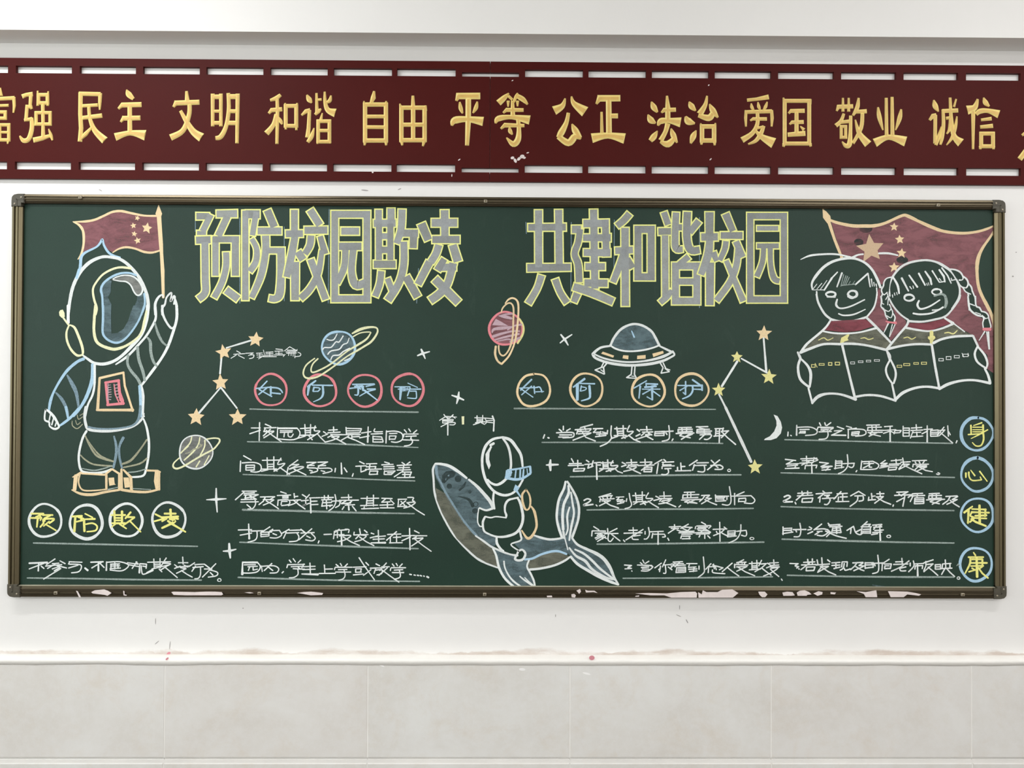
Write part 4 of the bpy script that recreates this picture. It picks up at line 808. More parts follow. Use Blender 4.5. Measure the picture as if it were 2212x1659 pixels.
~55,150,16 90,132,16 125,145,16 100,170,16 50,200,18 150,190,16; 180,195 192,208 / 335,78 210,115; 240,110 350,98; 250,120 260,135; 290,100 300,125; 345,100 330,125; 225,125 220,165; 230,140 370,130; 240,155 330,150; 330,150 215,205; 265,160 330,200 415,228 / 390,115 470,112; 420,120 395,145 460,140; 400,160 480,155; 440,140 435,180; 400,185 470,170; 500,130 495,160; ~525,75 535,140 550,190 530,220 480,235 / 590,70 600,165; 660,58 662,165; 560,100 690,95; 600,120 660,118; 600,140 660,138; 565,165 700,160; 610,168 570,190; ~725,70 700,125 770,130 730,160 640,190; 670,170 695,195; 720,155 770,190 830,225 / 800,105 840,125; 780,150 840,135; 840,105 960,102; 885,60 890,130; 830,130 970,128; 860,135 840,160; 920,130 960,145; ~870,150 950,148 900,175 830,185; 860,160 940,185 1010,215 / 1060,200 1040,218 / 1095,65 1205,62; 1085,90 1080,130; 1085,92 1250,88; 1130,65 1130,125; 1165,65 1165,125; 1085,125 1240,118; 1065,145 1280,138; 1150,145 1100,165 1230,178; 1210,140 1130,180; 1150,160 1220,175 / 1275,98 1360,95; 1310,100 1290,130 1255,160; 1360,98 1320,125 1380,128; 1370,130 1275,185; 1310,140 1370,170 1435,195 / 1420,90 1425,160; 1420,105 1560,105; 1430,120 1520,118; 1420,158 1530,152; 1540,110 1540,140; 1440,135 1500,135; 1500,108 1510,150; ~1565,5 1580,100 1580,170 1550,198 1490,190 / 1720,60 1640,95; 1620,75 1620,195; 1580,105 1790,100; ~1790,100 1830,145 1800,180 1720,175; 1665,125 1660,165; 1665,130 1735,125; 1735,128 1735,160; 1660,160 1735,160
>rule
w 85,248,14 600,240,16 1300,238,18 1815,232,14
@text_line|white chalk handwriting fourth in the middle column, reading 家长 老师 警察求助
W
155,420 210,455; 140,465 135,520; 145,465 280,468; 170,490 290,485; 240,490 190,515; 200,500 290,545; 250,505 170,540; 270,510 180,555; 280,525 195,575; 230,490 250,550 / 300,440 305,500; 400,440 320,480; 270,495 410,492; ~310,500 305,555 330,575 360,540; 340,500 430,570 / 465,560 480,578 / 565,430 570,500; 520,460 610,458; 470,490 660,485; 670,450 590,500 490,560; ~560,510 560,550 620,555; 570,520 640,510 / 690,470 690,500; ~725,430 735,500 710,545 680,550; 740,475 880,470; 770,490 760,540; 780,500 890,500; ~890,500 900,525 870,530; 825,475 825,605,16 / 925,540 938,565 / 940,425 1060,420; 995,400 1000,450; 960,440 1040,440; 990,450 930,490; 1020,455 1060,470; 1140,395 1060,440; 1070,425 1180,430; 1170,430 1110,480; 1080,440 1170,480; 1050,470 1200,468; 1040,485 1190,480; 1070,500 1180,498; 1070,515 1060,545; 1080,520 1160,520; 1150,522 1150,550; 1075,548 1160,545 / 1275,375 1320,400; 1215,420 1210,445; 1225,415 1370,410; 1375,415 1350,440; 1240,430 1340,425; 1230,445 1320,440 1270,475; 1290,430 1370,480; 1240,460 1350,465; 1190,485 1370,482; 1220,500 1360,495; 1310,500 1310,545; 1260,510 1250,530; 1340,515 1365,540 / 1465,375 1468,575; 1395,450 1540,445; 1430,470 1440,490; 1510,455 1480,480; 1490,480 1400,515; 1490,490 1550,520; 1510,425 1530,440 / 1550,465 1550,525; 1550,468 1630,465; 1625,468 1622,520; 1550,490 1620,488; 1550,508 1620,506; 1545,528 1640,518; 1640,470 1740,460; ~1740,462 1745,500 1730,520 1690,510; ~1685,400 1680,480 1640,550 1560,590; C1800,545,20,12,10
>rule
w 190,603,16 700,600,16 1300,592,20 1925,582,16
@text_line|white chalk handwriting fifth in the middle column, numbered three, reading 当你看到他人受欺凌
W
475,820 550,825 510,845; 510,845 550,855 480,860; 550,880 555,885 / 665,768 680,800; 730,780 690,805; 640,795 660,810; 610,820 760,825; 650,845 730,840; ~750,830 770,840 720,880 650,880; 660,862 730,862 / 860,800 790,850; 850,830 840,890; 905,765 870,840; 880,820 960,815; ~900,825 905,900 880,905; 850,850 830,870; 930,840 970,870 / 980,790 1080,785; 960,810 1090,805; 1000,800 950,860; 960,830 1110,820; 1050,790 1000,840; 1020,845 1010,900; 1030,845 1110,842 1110,895; 1030,862 1100,860; 1030,880 1100,878; 1010,898 1100,895 / 1120,805 1230,805; 1150,815 1140,845 1220,840; 1140,865 1230,860; 1200,840 1190,890; 1150,888 1230,880; 1250,830 1250,865; ~1295,735 1305,850 1300,900 1240,950 / 1375,805 1320,865; 1350,850 1345,900; 1340,840 1420,835 1430,870; 1400,810 1410,860; 1390,820 1500,850 1460,870; ~1390,870 1400,900 1520,910 / 1595,800 1490,890; 1550,850 1600,890 1665,935 / 1715,765 1640,800; 1640,795 1740,790; 1650,790 1660,805; 1690,780 1700,805; 1730,790 1720,810; 1620,810 1620,850; 1630,815 1760,820; 1640,840 1750,835; 1740,840 1640,885; 1660,845 1730,890 1830,932 / 1800,785 1800,870; 1850,770 1855,870; 1770,805 1880,800; 1800,830 1850,828; 1800,848 1850,846; 1770,870 1890,862; 1900,770 1870,830; 1890,810 1950,805 1900,850; 1900,850 1830,890; 1900,850 1950,890 2000,925 / 1960,800 1990,820; 1950,850 2000,830; 1980,800 2075,795; 2025,765 2030,820; 1990,825 2080,820; 1990,840 2085,840; ~2000,855 2070,850 2000,900 1920,935; 1990,860 2030,900 2080,940; 2105,965 2115,980
>rule
w 460,958,14 1000,955,16 1600,948,18 2015,942,14
@chalk_sparkle|small white chalk four-pointed sparkle left of the second middle text line
$1150 880 1660 2212
W 170,492,16 165,540,32 170,592,16; 130,540,12 170,538,26 243,536,14
@chalk_moon|white chalk crescent moon left of the right text column
$1640 880 2100 2212
W F150,75 190,90 225,150 238,210 225,270 180,320 120,340 50,340 60,325 110,300 155,250 180,190 178,140
@text_line|white chalk handwriting first in the right column, numbered one, reading 同学之间要和睦相处
W
300,255 297,298; 325,290 335,295 / 390,185 388,290,18; ~395,208 530,205 600,240 580,280 480,292; 420,230 520,228; 430,248 415,270; 430,250 480,250 470,268; 425,265 480,265 / 625,160 640,190; 680,158 690,188; 745,158 700,190; 610,205 770,208; 610,210 600,235; 640,215 770,215 730,240; 640,235 720,232; 680,235 660,250; 620,255 750,250; ~710,245 715,290 690,325 620,332 / 810,200 880,225; 780,245 860,240; 860,240 750,290; 750,288 900,290,16 / 905,195 960,210; 920,230 1010,215; 925,235 925,320,16; ~950,225 1080,230 1110,265 1080,290 1000,300; 965,255 960,290; 965,258 1040,252 1030,285; 965,275 1030,270; 965,292 1040,290 / 1115,185 1250,182; 1130,205 1125,240; 1130,208 1270,205; 1170,185 1175,240; 1215,185 1215,240; 1120,240 1290,238; 1130,262 1280,258; 1180,240 1150,275 1260,300; 1240,255 1140,300 / 1300,200 1385,195; 1285,240 1420,232; 1360,195 1360,355,18; 1350,250 1290,270; 1370,250 1400,265; 1410,240 1400,275; 1410,240 1475,240 1460,262; 1405,265 1460,262 / 1495,195 1495,300; 1500,215 1560,215; 1500,238 1560,238; 1500,265 1560,265; 1495,300 1560,298; 1560,215 1558,300; 1580,215 1690,208; 1630,178 1635,240; 1575,240 1700,235; 1600,240 1570,320; 1590,262 1680,258; 1635,255 1640,305; 1580,305 1700,298 / 1710,230 1800,225; 1745,190 1745,360,18; 1750,245 1690,275; 1780,240 1780,300; 1780,240 1860,235; 1860,238 1858,290; 1785,260 1860,258; 1785,278 1860,276; 1780,300 1860,298 / 1920,205 1850,290; 1870,240 1930,235; 1920,245 1870,295; 1880,260 1940,310 2010,370; 1958,190 1965,300; 1965,250 1985,285; 2055,345 2045,370
>rule
w 265,335,14 900,350,14 1400,362,16 2010,374,14
@text_line|white chalk handwriting second in the right column, reading 互帮互助 团结友爱
W
270,540 380,552; 350,555 280,590 410,585; 290,610 400,600; 390,590 370,625; 270,635 415,630,16 / 430,535 600,528; 490,505 495,590; 445,555 560,550; 420,580 560,572; 520,560 440,600; 570,520 560,570; ~560,530 610,545 560,565; 480,600 475,640; 480,605 600,600 590,630; 545,580 548,685,16 / 625,570 720,580; 720,580 640,615 750,610; 650,630 760,612; 730,615 690,655; 650,652 740,645 / 795,550 790,640; 795,560 860,558; 860,560 855,630; 800,580 860,578; 800,605 860,602; 780,635 880,620; 870,585 990,580; ~985,580 980,610 960,625 930,615; ~915,490 920,600 880,660 820,690; 1015,655 1005,670 / 1065,555 1055,645,16; 1065,565 1180,560; ~1180,560 1240,595 1220,635 1150,645 1060,645; 1085,585 1190,582; 1140,565 1145,620; 1150,595 1080,630; 1140,620 1170,622 / 1310,550 1260,585 1330,580; 1330,582 1260,610 1340,605; 1250,630 1350,610; 1270,600 1340,605; 1370,555 1480,545; 1420,540 1425,590; 1350,590 1470,585; 1350,605 1450,600; 1345,625 1340,650; 1345,625 1430,620 1420,645; 1340,652 1420,645 / 1470,570 1570,565; 1490,525 1500,580 1450,640; 1490,590 1560,590 1450,645; 1500,600 1580,640 1690,690 / 1590,555 1740,550; 1620,565 1630,585; 1660,560 1670,580; 1715,560 1700,580; 1600,590 1595,620; 1600,592 1760,590; 1630,608 1740,605; 1680,590 1620,645; 1660,620 1740,618 1640,660; 1670,625 1730,655 1800,668; ~1840,690 1860,698 1875,688 1855,678
>rule
w 225,680,14 900,695,14 1400,715,16 2030,728,14
@text_line|white chalk handwriting third in the right column, numbered two, reading 若存在分歧 矛盾要及
$1670 1060 2170 2212
W
~105,60,16 140,45,16 165,60,16 130,85,16 100,105,18 185,105,16; 210,110 218,128 / 235,25 370,20; 275,5 280,40; 330,3 330,40; 230,50 380,42; 300,20 220,90; 280,75 275,108; 280,75 380,70 370,105; 275,110 370,108 / 475,3 490,15; 410,30 560,20; 500,20 430,70; 450,60 445,110; 490,45 540,42 510,60; 470,75 600,68; ~525,60 545,90 520,130 490,130 / 610,30 710,25; 650,8 580,80; 625,60 620,105; 640,60 710,58; 665,35 665,100; 600,105 725,102 / 820,5 740,50; 820,8 880,45; 780,50 860,48; ~860,50 860,90 820,100; ~810,55 800,100 735,150 / 940,25 945,80; 915,60 910,95; 945,55 975,50; 910,90 980,85; 1020,10 1025,60; 990,30 1060,28; 985,60 1055,55; 1050,60 970,120; 1000,70 1060,105 1125,130; 1150,135 1145,150 / 1180,15 1290,10; 1280,15 1230,40; 1200,30 1230,50; 1160,45 1330,38; 1320,42 1290,65; 1260,45 1240,150; 1255,65 1180,105 / 1330,30 1430,25; 1320,50 1450,45; 1340,45 1310,105; 1380,30 1375,60; 1355,70 1350,125; 1355,70 1440,68 1440,120; 1355,88 1440,86; 1355,105 1440,103; 1350,125 1440,122 / 1490,30 1590,25; 1490,45 1485,75; 1490,48 1610,45; 1520,25 1520,75; 1560,25 1560,75; 1490,75 1610,70; 1465,88 1640,82; 1540,85 1500,105 1590,125; 1610,85 1520,130 / 1650,55 1760,50; 1690,60 1670,95 1620,130; 1765,55 1710,85 1760,85; 1750,90 1660,130; 1690,90 1730,125 1780,155
>rule
w 75,152,14 700,172,14 1200,182,18 1730,190,14
@text_line|white chalk handwriting fourth in the right column, reading 时沟通化解
W
95,345 95,420; 95,362 180,358; 95,380 170,378; 90,410 190,395; 175,360 175,400; 190,372 315,370; 215,375 225,395; ~255,310 265,380 250,435 200,440 / 345,345 370,360; 330,375 365,370; 330,412 380,390; 465,318 390,375; ~400,370 490,365 530,390 480,430 420,425; 420,390 470,388; 440,395 400,420 / 525,310 540,330; 530,330 640,322; 540,345 660,340; 640,330 600,350; 570,355 560,400; 570,360 640,355 650,400; 570,380 640,378; 560,400 650,400; 605,345 608,410; 520,370 550,400 510,440; ~500,385 600,430 700,455 / 770,340 705,380; 745,365 740,410; ~770,345 790,400 830,420 860,400; 850,365 790,395 / 900,295 850,340; 870,325 930,320 910,345; 840,345 940,345; 850,350 840,420; 860,370 930,368; 930,350 930,410; 855,390 930,388; 845,405 930,405; 950,330 1040,322; 1040,325 1000,350; 960,350 1040,345; 990,330 960,370; 970,380 1055,375; 950,400 1040,395; 1020,350 1025,475,18; 940,420 1000,410; C1105,437,18,12,10
>rule
w 85,463,14 700,480,20 1200,492,16 1730,500,14
@text_line|white chalk handwriting fifth in the right column, numbered three, reading 若发现 及时向老师反映
W
160,695 240,698 210,715; 210,720 245,725 225,740; 245,745 250,750 / 290,685 400,680; 330,655 335,700; 375,650 375,700; 270,710 410,705; 350,690 265,755; 320,730 315,765; 325,730 400,728 390,760; 315,765 390,762 / 420,660 430,710; 410,710 540,700; 465,640 470,720 430,770; 520,660 545,680; 450,725 530,722 425,780; 470,735 530,775 600,805 / 560,690 640,685; 560,715 640,710; 600,685 600,740; 580,745 640,730; 660,680 655,730; 660,680 710,680 705,725; ~680,695 670,740 640,760; ~680,740 690,760 730,750; 735,745 740,755 / 760,690 860,685; 800,690 780,720 740,755; 860,690 820,715 870,720; 860,725 770,765; 790,725 840,755 870,765 / 880,685 880,745; 880,690 960,688; 885,710 950,708; 880,740 960,730; 960,690 955,735; 940,695 1060,690; 970,700 975,720; ~1000,615 1010,720 1000,775 950,792 / 1110,655 1040,700; 1045,690 1040,765; 1060,700 1130,700 1120,745; 1070,715 1065,745; 1070,718 1110,718; 1065,745 1120,742 / 1170,680 1240,678; 1230,645 1235,700; 1150,705 1290,700; 1300,670 1220,730 1130,770; ~1210,735 1220,765 1270,765; 1220,740 1270,728 / 1310,690 1310,720; ~1340,670 1345,720 1295,775; 1350,700 1440,695; 1360,715 1355,750; 1365,718 1430,715 1425,745; 1380,700 1382,815,18 / 1530,660 1440,690; 1460,675 1460,720 1440,765; 1470,705 1530,700; 1520,708 1440,775; 1480,730 1530,770 1575,810 / 1550,705 1550,750; 1550,708 1600,705; 1600,705 1600,745; 1555,728 1600,726; 1550,750 1600,748; 1620,700 1700,695; 1620,700 1615,740; 1690,700 1690,735; 1600,745 1710,740; 1645,660 1650,730 1610,800; 1660,745 1690,780 1735,820; C1772,835,14,11,9
>rule
w 135,808,14 700,820,16 1300,825,18 1730,825,14
@circled_character|light blue chalk circle around a yellow handwritten character, topmost of the right column
$2030 880 2190 1327
>ring
B ~690,185,46 560,195,60 450,280,60 390,400,58 390,540,60 440,650,56 540,740,40 660,770,42 780,740,50 880,650,40 950,520,42 950,400,40 880,280,44 790,210,46 690,185,44
>character
y2 755,275,28 605,325,16; 558,320,32 562,480,28; 775,315,36 780,480,30; 590,355,20 780,355,20; 590,400,20 780,400,20; 590,438,20 780,438,20; 510,487,26 760,470,24; 860,400,26 700,490,24 560,560,12; ~780,460,34 785,580,34 740,680,28 650,690,24 585,630,20
@circled_character|light blue chalk circle around a yellow handwritten character, second from the top at the right edge
>ring
B ~680,900,60 800,950,56 910,1060,50 955,1190,44 930,1330,48 850,1440,48 720,1500,50 600,1495,44 490,1420,40 410,1320,40 385,1210,36 410,1080,48 480,980,60 580,920,56 680,900,56
>character
y2 468,1175,34 468,1255,26; ~520,1160,34 530,1250,28 590,1310,26 740,1300,24; 725,1245,22 748,1300,24; 555,1125,18 630,1225,28; 715,1145,28 850,1325,20
@circled_character|light blue chalk circle around a yellow handwritten character, third from the top at the right edge
$1670 1060 2170 2212
>ring
B C1952,232,155,160,26
>character
y2 1905,150,16 1825,210,20; 1868,190,22 1862,310,20; 1895,205,20 2065,210,18; 1900,175,16 2035,180,18; 1930,240,18 2040,235,20; 1900,260,16 2040,265,16; 1972,140,24 1975,310,26; 2030,175,18 2025,245,20; ~1900,205,18 1885,240,16 1920,260,20 1880,300,16; 1890,270,16 1940,300,22 2035,338,18
@circled_character|light blue chalk circle around a yellow handwritten character, lowest at the right edge
>ring
B C1938,703,152,158,26
>character
y2 1915,590,14 1935,620,16; 1865,635,16 2010,635,18; ~1885,640,20 1880,700,20 1835,790,14; 1900,655,18 2000,655,18; 1890,690,16 2045,690,18; 1890,720,16 2010,718,18; 1945,640,24 1950,825,24; 2000,655,18 2000,720,18; 1900,740,16 1935,760,14; 1870,775,16 1940,755,14; 2000,725,16 1970,745,16; 1960,735,16 2000,790,18 2055,835,16
@chalk_constellation|white chalk lines joining five yellow stars beside the fourth orange circle
$1500 690 1760 2157
>line
W 1240,330,30 1290,950,40
>line
W 840,700,26 1300,955,36
>line
W 770,750,40 490,1200,40
$1150 880 1660 2212
>line
W 1810,0,26 2050,510,28
$1500 690 1760 2157
>line
W 440,1340,34 600,1659,34
>star
O S1245,250,145,2
>star
Y2 S760,675,110,2
>star
Y2 S1335,1030,140,3
>star
Y2 S432,1265,125,0
$1150 880 1660 2212
>star
Y2 S2085,560,72,-2

@chalk_smear|faint smear of wiped chalk above the bottom rail near the lower right circle
$1670 1060 2170 2212
G ~950,900,6 1040,918,16 1150,928,12 1270,945,6
w 1765,700,10 1780,715,12; 1765,705,8 1755,718,8
"""

# ---------------------------------------------------------------- the room
M_WALL, M_TILE, M_BOARD = wall_material(), tile_material(), board_material()
M_GROUT = simple('grout', (236, 233, 228), 0.8)
M_LEDGE = simple('ledge_gloss_paint', (247, 244, 238), 0.35, var=0.03, scale=14, bmp=0.5, bscale=60, sc=(1, 1, 3))
M_CEIL = simple('ceiling_paint', (238, 238, 236), 0.9)
M_FLOOR = simple('grey_floor_tiles', (92, 84, 78), 0.4, var=0.1, scale=3)
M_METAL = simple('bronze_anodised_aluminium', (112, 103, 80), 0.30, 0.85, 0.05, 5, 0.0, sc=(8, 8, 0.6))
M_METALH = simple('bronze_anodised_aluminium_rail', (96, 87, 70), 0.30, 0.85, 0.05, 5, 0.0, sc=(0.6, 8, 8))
M_CORNER = simple('grey_plastic_corner', (74, 69, 56), 0.42, 0.0, 0.10, 30)
M_SCREW = simple('steel_screw', (160, 150, 132), 0.4, 0.4)
M_FLAKE = simple('white_paint_flake', (228, 216, 212), 0.8, var=0.08, scale=30)
M_RED = simple('dark_red_lacquered_board', (74, 20, 17), 0.5, 0.0, 0.06, 3, 0.2, 600)
M_RED.node_tree.nodes['Principled BSDF'].inputs['Specular IOR Level'].default_value = 0.1
M_GOLD = simple('gold_paint', (220, 180, 98), 0.45, 0.0, 0.10, 40, 0.3, 300)
M_RIM = simple('bright_gold_paint', (246, 222, 136), 0.45, 0.0, 0.05, 40)
M_FRAME = simple('white_window_frame', (230, 230, 228), 0.4)
def struct(name, mb, m): return tag(mb.build(name, m), kind='structure')
T = 0.12
mb = MB(); mb.box((ROOM_X0 - T, 0, 0), (ROOM_X1 + T, T, CEIL)); wall_back = struct('wall_back', mb, M_WALL)
mb = MB(); mb.box((ROOM_X0 - T, ROOM_Y0 - T, -T), (ROOM_X1 + T, T, 0)); struct('floor', mb, M_FLOOR)
mb = MB(); mb.box((ROOM_X0 - T, ROOM_Y0 - T, CEIL), (ROOM_X1 + T, T, CEIL + T)); struct('ceiling', mb, M_CEIL)
mb = MB(); mb.box((ROOM_X0 - T, ROOM_Y0 - T, 0), (ROOM_X1 + T, ROOM_Y0, CEIL)); struct('wall_front', mb, M_WALL)
def side_wall(name, x0, x1, holes):
    mb = MB(); ys = ROOM_Y0
    for a, b in holes:
        mb.box((x0, ys, 0), (x1, a, CEIL)); mb.box((x0, a, 0), (x1, b, 1.25)); mb.box((x0, a, 2.85), (x1, b, CEIL)); ys = b
    mb.box((x0, ys, 0), (x1, 0, CEIL)); return struct(name, mb, M_WALL)
side_wall('wall_left', ROOM_X0 - T, ROOM_X0, [(-6.1, -4.2), (-3.6, -1.0)])
side_wall('wall_right', ROOM_X1, ROOM_X1 + T, [(-5.6, -3.2)])
for i, (sd, a, b) in enumerate(WINDOWS):
    xa = ROOM_X0 - 0.09 if sd == 'left' else ROOM_X1 + 0.04
    mb = MB()
    for z in (1.25, 2.80): mb.box((xa, a, z), (xa + 0.05, b, z + 0.05))
    n = 3
    for k in range(n + 1):
        yy = a + (b - a - 0.05) * k / n; mb.box((xa, yy, 1.25), (xa + 0.05, yy + 0.05, 2.85))
    wo = struct('window_%d' % (i + 1), mb, M_FRAME)
BEAM_Z = U(0, 747.8, 0).z
mb = MB(); mb.box((ROOM_X0, -0.083, BEAM_Z), (ROOM_X1, 0, CEIL)); struct('trim_1', mb, M_WALL)
# tiled wainscot: grout bed, tiles, painted ledge
mb = MB(); mb.box((ROOM_X0, -0.022, 0), (ROOM_X1, 0, U(0, -580, -0.03).z)); mb.box((ROOM_X0, -0.0291, U(0, -785.8, -0.03).z), (ROOM_X1, -0.021, U(0, -580, -0.03).z)); mb.box((ROOM_X0, -0.0330, 0), (ROOM_X1, -0.021, U(0, -790.5, -0.03).z)); bed = mb.build('grout_bed', M_GROUT, wall_back)
def tile_mesh(w_, h, y, ch):
    mb = MB(); x0, x1, z0, z1 = -w_/2, w_/2, -h/2, h/2; d = 0.0012
    vs = [(x0, 0, z0), (x1, 0, z0), (x1, 0, z1), (x0, 0, z1), (x0, y + d, z0), (x1, y + d, z0), (x1, y + (0.007 if ch else d), z1), (x0, y + (0.007 if ch else d), z1),
          (x0 + d, y, z0 + d), (x1 - d, y, z0 + d), (x1 - d, y, z1 - (ch or d)), (x0 + d, y, z1 - (ch or d))]
    fs = [(0, 1, 5, 4), (1, 2, 6, 5), (2, 3, 7, 6), (3, 0, 4, 7), (4, 5, 9, 8), (5, 6, 10, 9), (6, 7, 11, 10), (7, 4, 8, 11), (8, 9, 10, 11)]
    mb.add(vs, fs); me = bpy.data.meshes.new('tile'); me.from_pydata(mb.v, [], mb.f); me.materials.append(M_TILE); me.update(); return me
YT = -0.0300
kx = (DIST + YT) / F_PX; TW = 434.6 * kx; X00 = -728.7 * kx
rows = [(U(0, -580, YT).z, U(0, -785.8, YT).z, YT, 0), (U(0, -789.5, YT).z, U(0, -789.5, YT).z - 0.29, -0.0345, 0.0125), (U(0, -789.5, YT).z - 0.293, 0.0, -0.0345, 0)]
for zt, zb, y, ch in rows:
    me = tile_mesh(TW - 0.0026, zt - zb, y + 0.026, ch)
    for i in range(-3, 9):
        x = X00 + TW * (i + 0.5)
        if x - TW/2 < ROOM_X0 or x + TW/2 > ROOM_X1: continue
        o = new_obj('tile', me, wall_back); o.location = (x, -0.026, (zt + zb) / 2)
# ledge with a wavy hand-painted lower lip
mb = MB(); n = 260
prof = []
random.seed(3)
wv = [random.uniform(-1, 1) for _ in range(n + 1)]
sm = [sum(wv[max(0, i-3):i+4]) / 7 for i in range(n + 1)]
zt = U(0, -567, 0).z
for i in range(n + 1):
    x = ROOM_X0 + (ROOM_X1 - ROOM_X0) * i / n; j = sm[i]
    prof.append([(x, 0, zt + 0.0015), (x, -0.0295 - 0.0010*j, zt), (x, -0.0335 - 0.0010*j, zt - 0.0025), (x, -0.0335, zt - 0.0105 + 0.0016*j), (x, -0.0318, zt - 0.0125 + 0.002*j), (x, -0.0308, zt - 0.0185 + 0.005*j), (x, -0.02, zt - 0.0185 + 0.005*j)])
vs = [p for r in prof for p in r]; fs = []
for i in range(n):
    for k in range(6): fs.append((i*7+k, i*7+k+1, (i+1)*7+k+1, (i+1)*7+k))
mb.add(vs, fs); ledge = struct('trim_2', mb, M_LEDGE)
for p in ledge.data.polygons: p.use_smooth = True
# smudges on wall, ledge and tiles
PINK = simple('pink_smudge', (214, 140, 150), 0.9); PALE = simple('white_scuff', (246, 244, 242), 0.8); DARK = simple('grey_scuff', (165, 160, 158), 0.9)
def smudge(pts, m, y, nm='smudge'):
    pen = Pen(y); mb = MB(); pen.fill(mb, pts, 0); return mb.build(nm, m, wall_back)
def blob(x, y, rx, ry, rot=0):
    return [(x + rx*math.cos(a)*math.cos(rot) - ry*math.sin(a)*math.sin(rot), y + rx*math.cos(a)*math.sin(rot) + ry*math.sin(a)*math.cos(rot)) for a in [i*math.pi/7 for i in range(14)]]
smudge(blob(1278.5, 1421, 6, 5), PINK, -0.0350); smudge(blob(364, 1412, 5, 3, -0.7), PINK, -0.0005); smudge(blob(361, 1423, 4, 2, -0.7), PINK, -0.0350)
for x, y, a, b, r in ((1267, 1455, 9, 2.2, 0.25), (1128, 1446, 7, 3, 0.1), (823, 1437, 8, 1.8, 0.4), (752, 1436, 8, 1.3, -0.05)): smudge(blob(x, y, a, b, r), PALE, YT - 0.0004)
for x, y, a, b, r in ((788, 411, 8, 1.3, 0.1), (863, 408.5, 4, 1, -0.4), (1468, 1312, 0.8, 5, 0), (1466, 1330, 6, 0.8, 0.4), (1484, 1342, 5, 1, 1.1), (339, 1388, 6, 0.8, -0.7), (367, 1394, 0.8, 9, 0.1),
                      (2188, 597, 1.8, 1.6, 0), (336, 1342, 0.7, 7, 0), (525, 1314, 1.2, 1.2, 0), (2195, 545, 1.2, 1.2, 0), (1200, 1330, 0.7, 3, 0), (217, 411, 4, 0.8, 0.5)): smudge(blob(x, y, a, b, r), DARK, -0.0005)
# ceiling tube lights above the frame
M_HOUS = simple('white_enamel', (235, 235, 232), 0.4)
mt, nt, pp = mat('lit_tube'); pp.inputs['Emission Color'].default_value = (1, 0.98, 0.95, 1); pp.inputs['Emission Strength'].default_value = 3.0
where = ['nearest the back wall on the left', 'nearest the back wall on the right', 'far from the back wall on the left', 'far from the back wall on the right']
for i, (lx, ly) in enumerate(LAMPS):
    e = bpy.data.objects.new('ceiling_light', None); COL.objects.link(e); e.location = (lx, ly, CEIL)
    tag(e, 'white fluorescent batten light on the ceiling, ' + where[i], 'ceiling light')
    mb = MB(); mb.box((-0.62, -0.04, -0.06), (0.62, 0.04, 0)); mb.build('housing', M_HOUS, e)
    mb = MB(); n = 10
    ring = [(0.014*math.cos(2*math.pi*k/n), -0.09 + 0.014*math.sin(2*math.pi*k/n)) for k in range(n)]
    mb.prism(ring, -0.6, 0.6, lambda p, t: (t, p[0], p[1])); mb.build('tube', mt, e)
    mb = MB(); mb.box((-0.61, -0.015, -0.11), (-0.60, 0.015, -0.06)); mb.build('holder', M_HOUS, e); mb = MB(); mb.box((0.60, -0.015, -0.11), (0.61, 0.015, -0.06)); mb.build('holder', M_HOUS, e)

# ---------------------------------------------------------------- slogan banner, two panels
YB0, YB1 = -0.0015, -0.0115        # back and front of the panels
def bz(u): return U(0, u, YB1).z
def bx(px): return on_plane(px, 260, YB1).x
ZT, ZB = bz(716.2), bz(454.9)
def dz(p): return p * (DIST + YB1) / F_PX
slots = [(-105, 16), (33, 154), (171, 292.5), (308, 430.5), (445, 568), (583, 707), (720, 846), (857, 983.5)]
slots_r = [(1134, 1259), (1271, 1395.5), (1408, 1531), (1544, 1666), (1681, 1801.5), (1817, 1936), (1952, 2070), (2087, 2205), (2222, 2340)]
def panel(name, x0, x1, sl, seam, label):
    mb = MB(); X0, X1 = bx(x0), bx(x1)
    e = dz(17); g = dz(33); e2 = dz(20); g2 = dz(36.5)
    mb.box((X0, YB1, ZT - e), (X1, YB0, ZT)); mb.box((X0, YB1, ZB), (X1, YB0, ZB + e2))
    mb.box((X0, YB1, ZB + g2), (X1, YB0, ZT - g))
    for lo, hi, thin in ((ZT - g, ZT - e, ZT - g + dz(9)), (ZB + e2, ZB + g2, ZB + e2 + dz(9.5))):
        cur = X0
        for a, b in sl:
            A, B = bx(a), bx(b); mb.box((cur, YB1, lo), (A, YB0, hi)); cur = B
        if seam == 'r':    # half-height slot shared with the other panel, open at the seam
            A = bx(997.5); mb.box((cur, YB1, lo), (A, YB0, hi)); mb.box((A, YB1, thin), (X1, YB0, hi))
        else: mb.box((cur, YB1, lo), (X1, YB0, hi))
        if seam == 'l': pass
    return mb
mbL = panel('l', -160, 1058.0, slots, 'r', '')
mbR = MB()
X0, X1 = bx(1058.8), bx(2420)
e = dz(17); g = dz(33); e2 = dz(20); g2 = dz(36.5)
mbR.box((X0, YB1, ZT - e), (X1, YB0, ZT)); mbR.box((X0, YB1, ZB), (X1, YB0, ZB + e2)); mbR.box((X0, YB1, ZB + g2), (X1, YB0, ZT - g))
for lo, hi, thin in ((ZT - g, ZT - e, ZT - g + dz(9)), (ZB + e2, ZB + g2, ZB + e2 + dz(9.5))):
    cur = bx(1120.5); mbR.box((X0, YB1, thin), (cur, YB0, hi))
    for a, b in slots_r: mbR.box((cur, YB1, lo), (bx(a), YB0, hi)); cur = bx(b)
    mbR.box((cur, YB1, lo), (X1, YB0, hi))
def banner_thing(label, mb):
    e = bpy.data.objects.new('slogan_board', None); COL.objects.link(e); tag(e, label, 'sign')
    mb.build('panel', M_RED, e); return e
